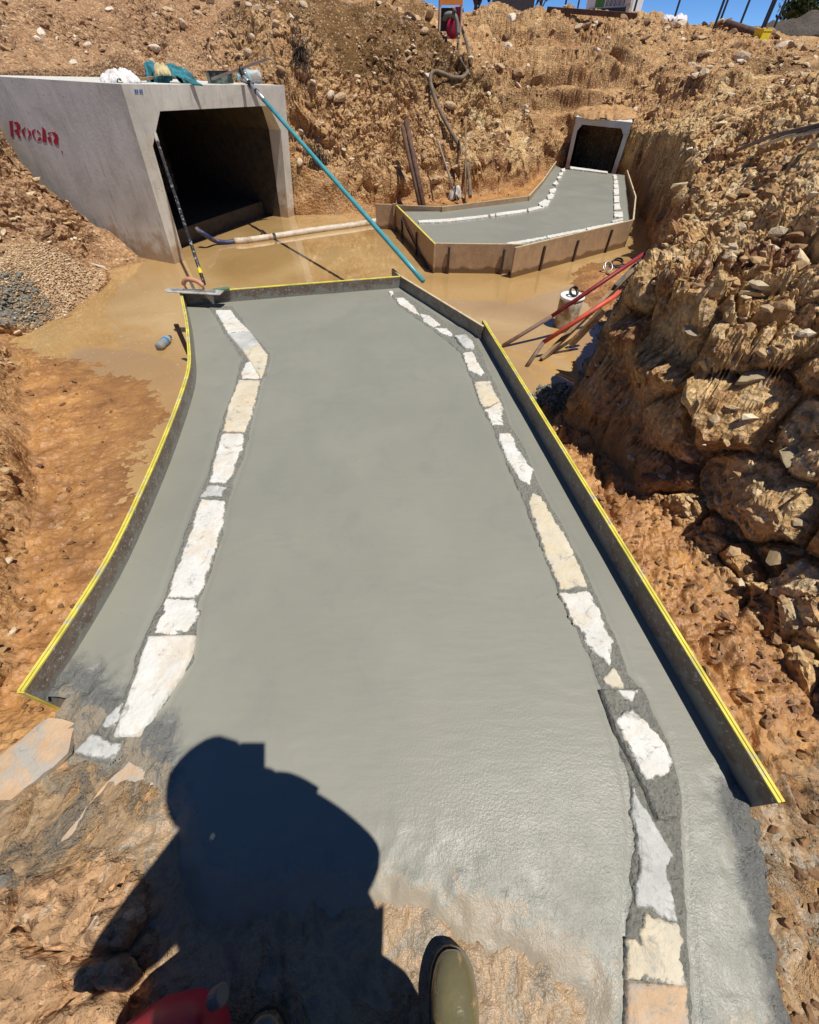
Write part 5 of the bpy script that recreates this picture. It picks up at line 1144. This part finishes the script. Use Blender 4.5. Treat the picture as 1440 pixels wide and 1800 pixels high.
knR, knL = Vector((.11, -.36, .50)), Vector((-.30, -.44, .50)); anR, anL = Vector((.11, -.40, .12)), Vector((-.33, -.50, .12)); hiR, hiL = Vector((.13, -.42, .86)), Vector((-.06, -.44, .86))
B_ = [(pel, .12), (che, .14), (nec, .055), (nec.lerp(hed, .5)+Vector((0, .01, .0)), .06), (hed, .085), (hed+(hed-nec).normalized()*.09, .06),
      (shR, .055), (elR, .042), (haR.lerp(elR, .18), .028), (shL, .055), (elL, .042), (haL.lerp(elL, .15), .028), (hiR, .085), (knR, .06), (anR, .04), (hiL, .085), (knL, .06), (anL, .04), (haR, (.035, .018)), (haL, (.035, .018))]
E_ = [(0,1),(1,2),(2,3),(3,4),(4,5),(1,6),(6,7),(7,8),(1,9),(9,10),(10,11),(0,12),(12,13),(13,14),(0,15),(15,16),(16,17),(8,18),(11,19)]
for hi_, sgn in ((18, 1), (19, -1)):
    h0 = B_[hi_][0]
    for k_ in range(5):
        if k_ < 4: q1 = h0+Vector((-.012*sgn, .018, .025-.018*k_)); q2 = q1+Vector((-.022*sgn, .012, .003)); q3 = q2+Vector((-.016*sgn, -.004, 0))
        else: q1 = h0+Vector((-.004*sgn, -.022, .022)); q2 = q1+Vector((-.018*sgn, -.006, .014)); q3 = q2+Vector((-.012*sgn, .0, .008))
        a0 = len(B_); B_ += [(q1, .009), (q2, .008), (q3, .0065)]; E_ += [(hi_, a0), (a0, a0+1), (a0+1, a0+2)]
skin('body', B_, E_, M_SKIN)
J_ = [(pel+Vector((0, 0, -.02)), (.21, .16)), (che, (.20, .155)), (nec+Vector((0, -.02, -.04)), .105), (shR, .088), (elR, .066), (haR.lerp(elR, .25), .046), (shL, .088), (elL, .068), (haL.lerp(elL, .25), .05), (S(492, 1452, 1.28), .105), (S(446, 1400, 1.365), .076), (S(612, 1645, 1.05), .13), (S(645, 1592, 1.10), .105), (haR.lerp(elR, .6), .062)]
skin('jacket', J_, [(0,1),(1,2),(1,3),(3,4),(4,13),(13,5),(1,6),(6,7),(7,8),(1,9),(9,10),(1,11),(11,12)], M_JACKET)
T_ = [(pel, .145), (hiR, .11), (knR, .085), (anR+Vector((0, 0, .14)), .065), (hiL, .11), (knL, .085), (anL+Vector((0, 0, .14)), .065)]
skin('trousers', T_, [(0,1),(1,2),(2,3),(0,4),(4,5),(5,6)], M_TROU)
bm = bmesh.new(); up_ = (hed-nec).normalized(); Mh = frame(hed+up_*.03, up_); lathe_bm(bm, [(.118, -.02), (.126, .0), (.120, .05), (.098, .095), (.055, .12), (.01, .128)], 22, Mh)
keep(bmobj('hat', bm, M_HAT, None, True), per)
fc = Vector((.25, .85, -.1)).normalized(); fc = (fc - up_*fc.dot(up_)).normalized(); rt = up_.cross(fc)
bm = bmesh.new()
for c_, s_ in ((hed+fc*.088+up_*-.01, (.016, .022, .018)), ): bmesh.ops.create_icosphere(bm, subdivisions=2, radius=.02, matrix=Matrix.Translation(c_))
keep(bmobj('nose', bm, M_SKIN, None, True), per)
for sg in (-1, 1):
    bm = bmesh.new(); bmesh.ops.create_icosphere(bm, subdivisions=2, radius=.012, matrix=Matrix.Translation(hed+fc*.078+rt*sg*.032+up_*.018)); keep(bmobj('eye', bm, simple('eye', (.5, .5, .5), .2), None, True), per)
    bm = bmesh.new(); bmesh.ops.create_icosphere(bm, subdivisions=2, radius=.03, matrix=Matrix.Translation(hed+rt*sg*.088) @ Matrix.Scale(.4, 4, rt)); keep(bmobj('ear', bm, M_SKIN, None, True), per)
bm = bmesh.new(); box_bm(bm, 0, 0, 0, .045, .012, .008, Matrix.Translation(hed+fc*.083-up_*.045) @ fc.to_track_quat('Y', 'Z').to_matrix().to_4x4()); keep(bmobj('mouth', bm, simple('lips', (.40, .18, .15), .5), None, False, .003), per)
# rubber boots
def bootmat():
    m = NT('olive_rubber'); n = m.noise(9, 5, .6)
    c = m.mix(m.mr(n, .3, .7), (.115, .098, .045), (.165, .142, .068))
    md = m.mr(m.noise(13, 6, .7, dist=.6), .53, .60); c = m.mix(m.math('MULTIPLY', md, .8), c, (.40, .26, .12)); m.col(c)
    m.rough(m.math('ADD', .2, m.math('MULTIPLY', md, .5))); m.spec(.6); m.p.inputs['Coat Weight'].default_value = .6; m.p.inputs['Coat Roughness'].default_value = .12; m.bump(m.noise(22, 4, .6), .003); return m.m
M_BOOT = bootmat(); M_SOLE = simple('dark_sole', (.10, .085, .05), .6)
def boot(toe, yaw, name='boot'):
    sp = [(0.0, .030, .012, .016), (.006, .031, .026, .024), (.022, .033, .041, .031), (.05, .037, .050, .042), (.09, .040, .054, .044), (.125, .044, .053, .046), (.16, .058, .050, .050), (.195, .088, .050, .055), (.222, .128, .052, .056), (.232, .18, .056, .058), (.235, .26, .063, .064), (.235, .36, .070, .07)]
    M_ = Matrix.Translation(toe) @ Matrix.Rotation(yaw, 4, 'Z'); bm = bmesh.new(); rings = []; n = 22
    for i, (s_, z, hw, hh) in enumerate(sp):
        a = sp[max(i-1, 0)]; b = sp[min(i+1, len(sp)-1)]; t = Vector((0, -(b[0]-a[0]), b[1]-a[1])).normalized() if i else Vector((0, -1, 0)); nn = Vector((1, 0, 0)); up__ = nn.cross(t)*-1
        if up__.z < 0 and i < 7: up__ = -up__
        ring = []
        for k_ in range(n):
            a_ = 2*math.pi*k_/n; cx, cz = math.cos(a_), math.sin(a_)
            cx = math.copysign(abs(cx)**.85, cx)
            v = Vector((hw*cx, -s_, z))+up__*(hh*cz)
            v.z = max(v.z, .012); ring.append(bm.verts.new(M_ @ v))
        rings.append(ring)
    for r0, r1 in zip(rings[:-1], rings[1:]):
        for k_ in range(n): bm.faces.new((r0[k_], r0[(k_+1) % n], r1[(k_+1) % n], r1[k_]))
    bm.faces.new(rings[0][::-1]); o = bmobj(name, bm, M_BOOT, None, True)
    ss = o.modifiers.new('sub', 'SUBSURF'); ss.levels = ss.render_levels = 1; keep(o, per)
    out_ = [(.0, .0), (.020, -.003), (.036, -.014), (.047, -.032), (.054, -.06), (.056, -.10), (.052, -.16), (.05, -.24), (.045, -.285), (.02, -.300)]
    pl = out_ + [(-x_, y_) for x_, y_ in out_[::-1]]; pl = [(x_, y_+.004) for x_, y_ in pl]
    bm = bmesh.new(); vs = [bm.verts.new(M_ @ Vector((x_, y_, .024))) for x_, y_ in pl]; f = bm.faces.new(vs); r_ = bmesh.ops.extrude_face_region(bm, geom=[f])
    for v in r_['geom']:
        if isinstance(v, bmesh.types.BMVert): v.co.z -= .028
    bmesh.ops.remove_doubles(bm, verts=bm.verts, dist=.0005); sub(bmobj('sole', bm, M_SOLE), o)
    return o
boot(P(793, 1664, .02), -.02); boot(P(476, 1768, .02), .12)
# phone held at the eye point
Mp = Matrix.Translation(Vector((0, 0, CAM_H))) @ cam_o.rotation_euler.to_matrix().to_4x4()
ph = empty('phone', (0, -.01, CAM_H), 'dark phone held up by the person, seen only by its shadow', 'phone')
bm = bmesh.new(); box_bm(bm, -.035, -.066, .018, .075, .155, .009, Mp); keep(bmobj('phone_body', bm, M_BLK, None, False, .003), ph)
bm = bmesh.new(); box_bm(bm, -.035, -.066, .0235, .068, .148, .001, Mp); keep(bmobj('screen', bm, simple('dark_glass', (.01, .01, .012), .1)), ph)
# red fuel can at the photographer's feet
jc = Vector((-.47, -.315, .0)); Mj = Matrix.Translation(jc) @ Matrix.Rotation(.25, 4, 'Z'); can = empty('fuel_can', jc, 'dark red plastic can with a grey cap at the bottom edge in the shadow', 'can')
prof = [(-.125, 0), (.125, 0), (.125, .19), (.105, .235), (.055, .285), (.02, .305), (-.02, .295), (-.085, .262), (-.125, .235)]
bm = bmesh.new(); fr = [bm.verts.new(Mj @ Vector((x_, .145 - .06*max(0, z_-.2)/.1*.5, z_))) for x_, z_ in prof]; bk = [bm.verts.new(Mj @ Vector((x_, -.12, z_))) for x_, z_ in prof]
bm.faces.new(fr); bm.faces.new(bk[::-1])
for i in range(len(prof)): bm.faces.new((fr[i], bk[i], bk[(i+1) % len(prof)], fr[(i+1) % len(prof)]))
co = bmobj('can_body', bm, M_RED, None, True, .012); keep(co, can)
sb = co.modifiers.new('sub', 'SUBSURF'); sb.levels = sb.render_levels = 2
bm = bmesh.new(); lathe_bm(bm, [(.015, 0), (.017, .003), (.017, .026), (.014, .029)], 18, frame(Mj @ Vector((.105, .09, .215)), (.75, .35, .55))); keep(bmobj('cap', bm, simple('grey_cap', (.16, .15, .13), .6)), can)
keep(tube('handle', catmull([Mj @ Vector((-.085, .02, .255)), Mj @ Vector((-.075, .03, .30)), Mj @ Vector((-.01, .03, .325)), Mj @ Vector((.03, .02, .295))], 5), .014, simple('orange_red_plastic', (.42, .05, .03), .4), None, 10), can)
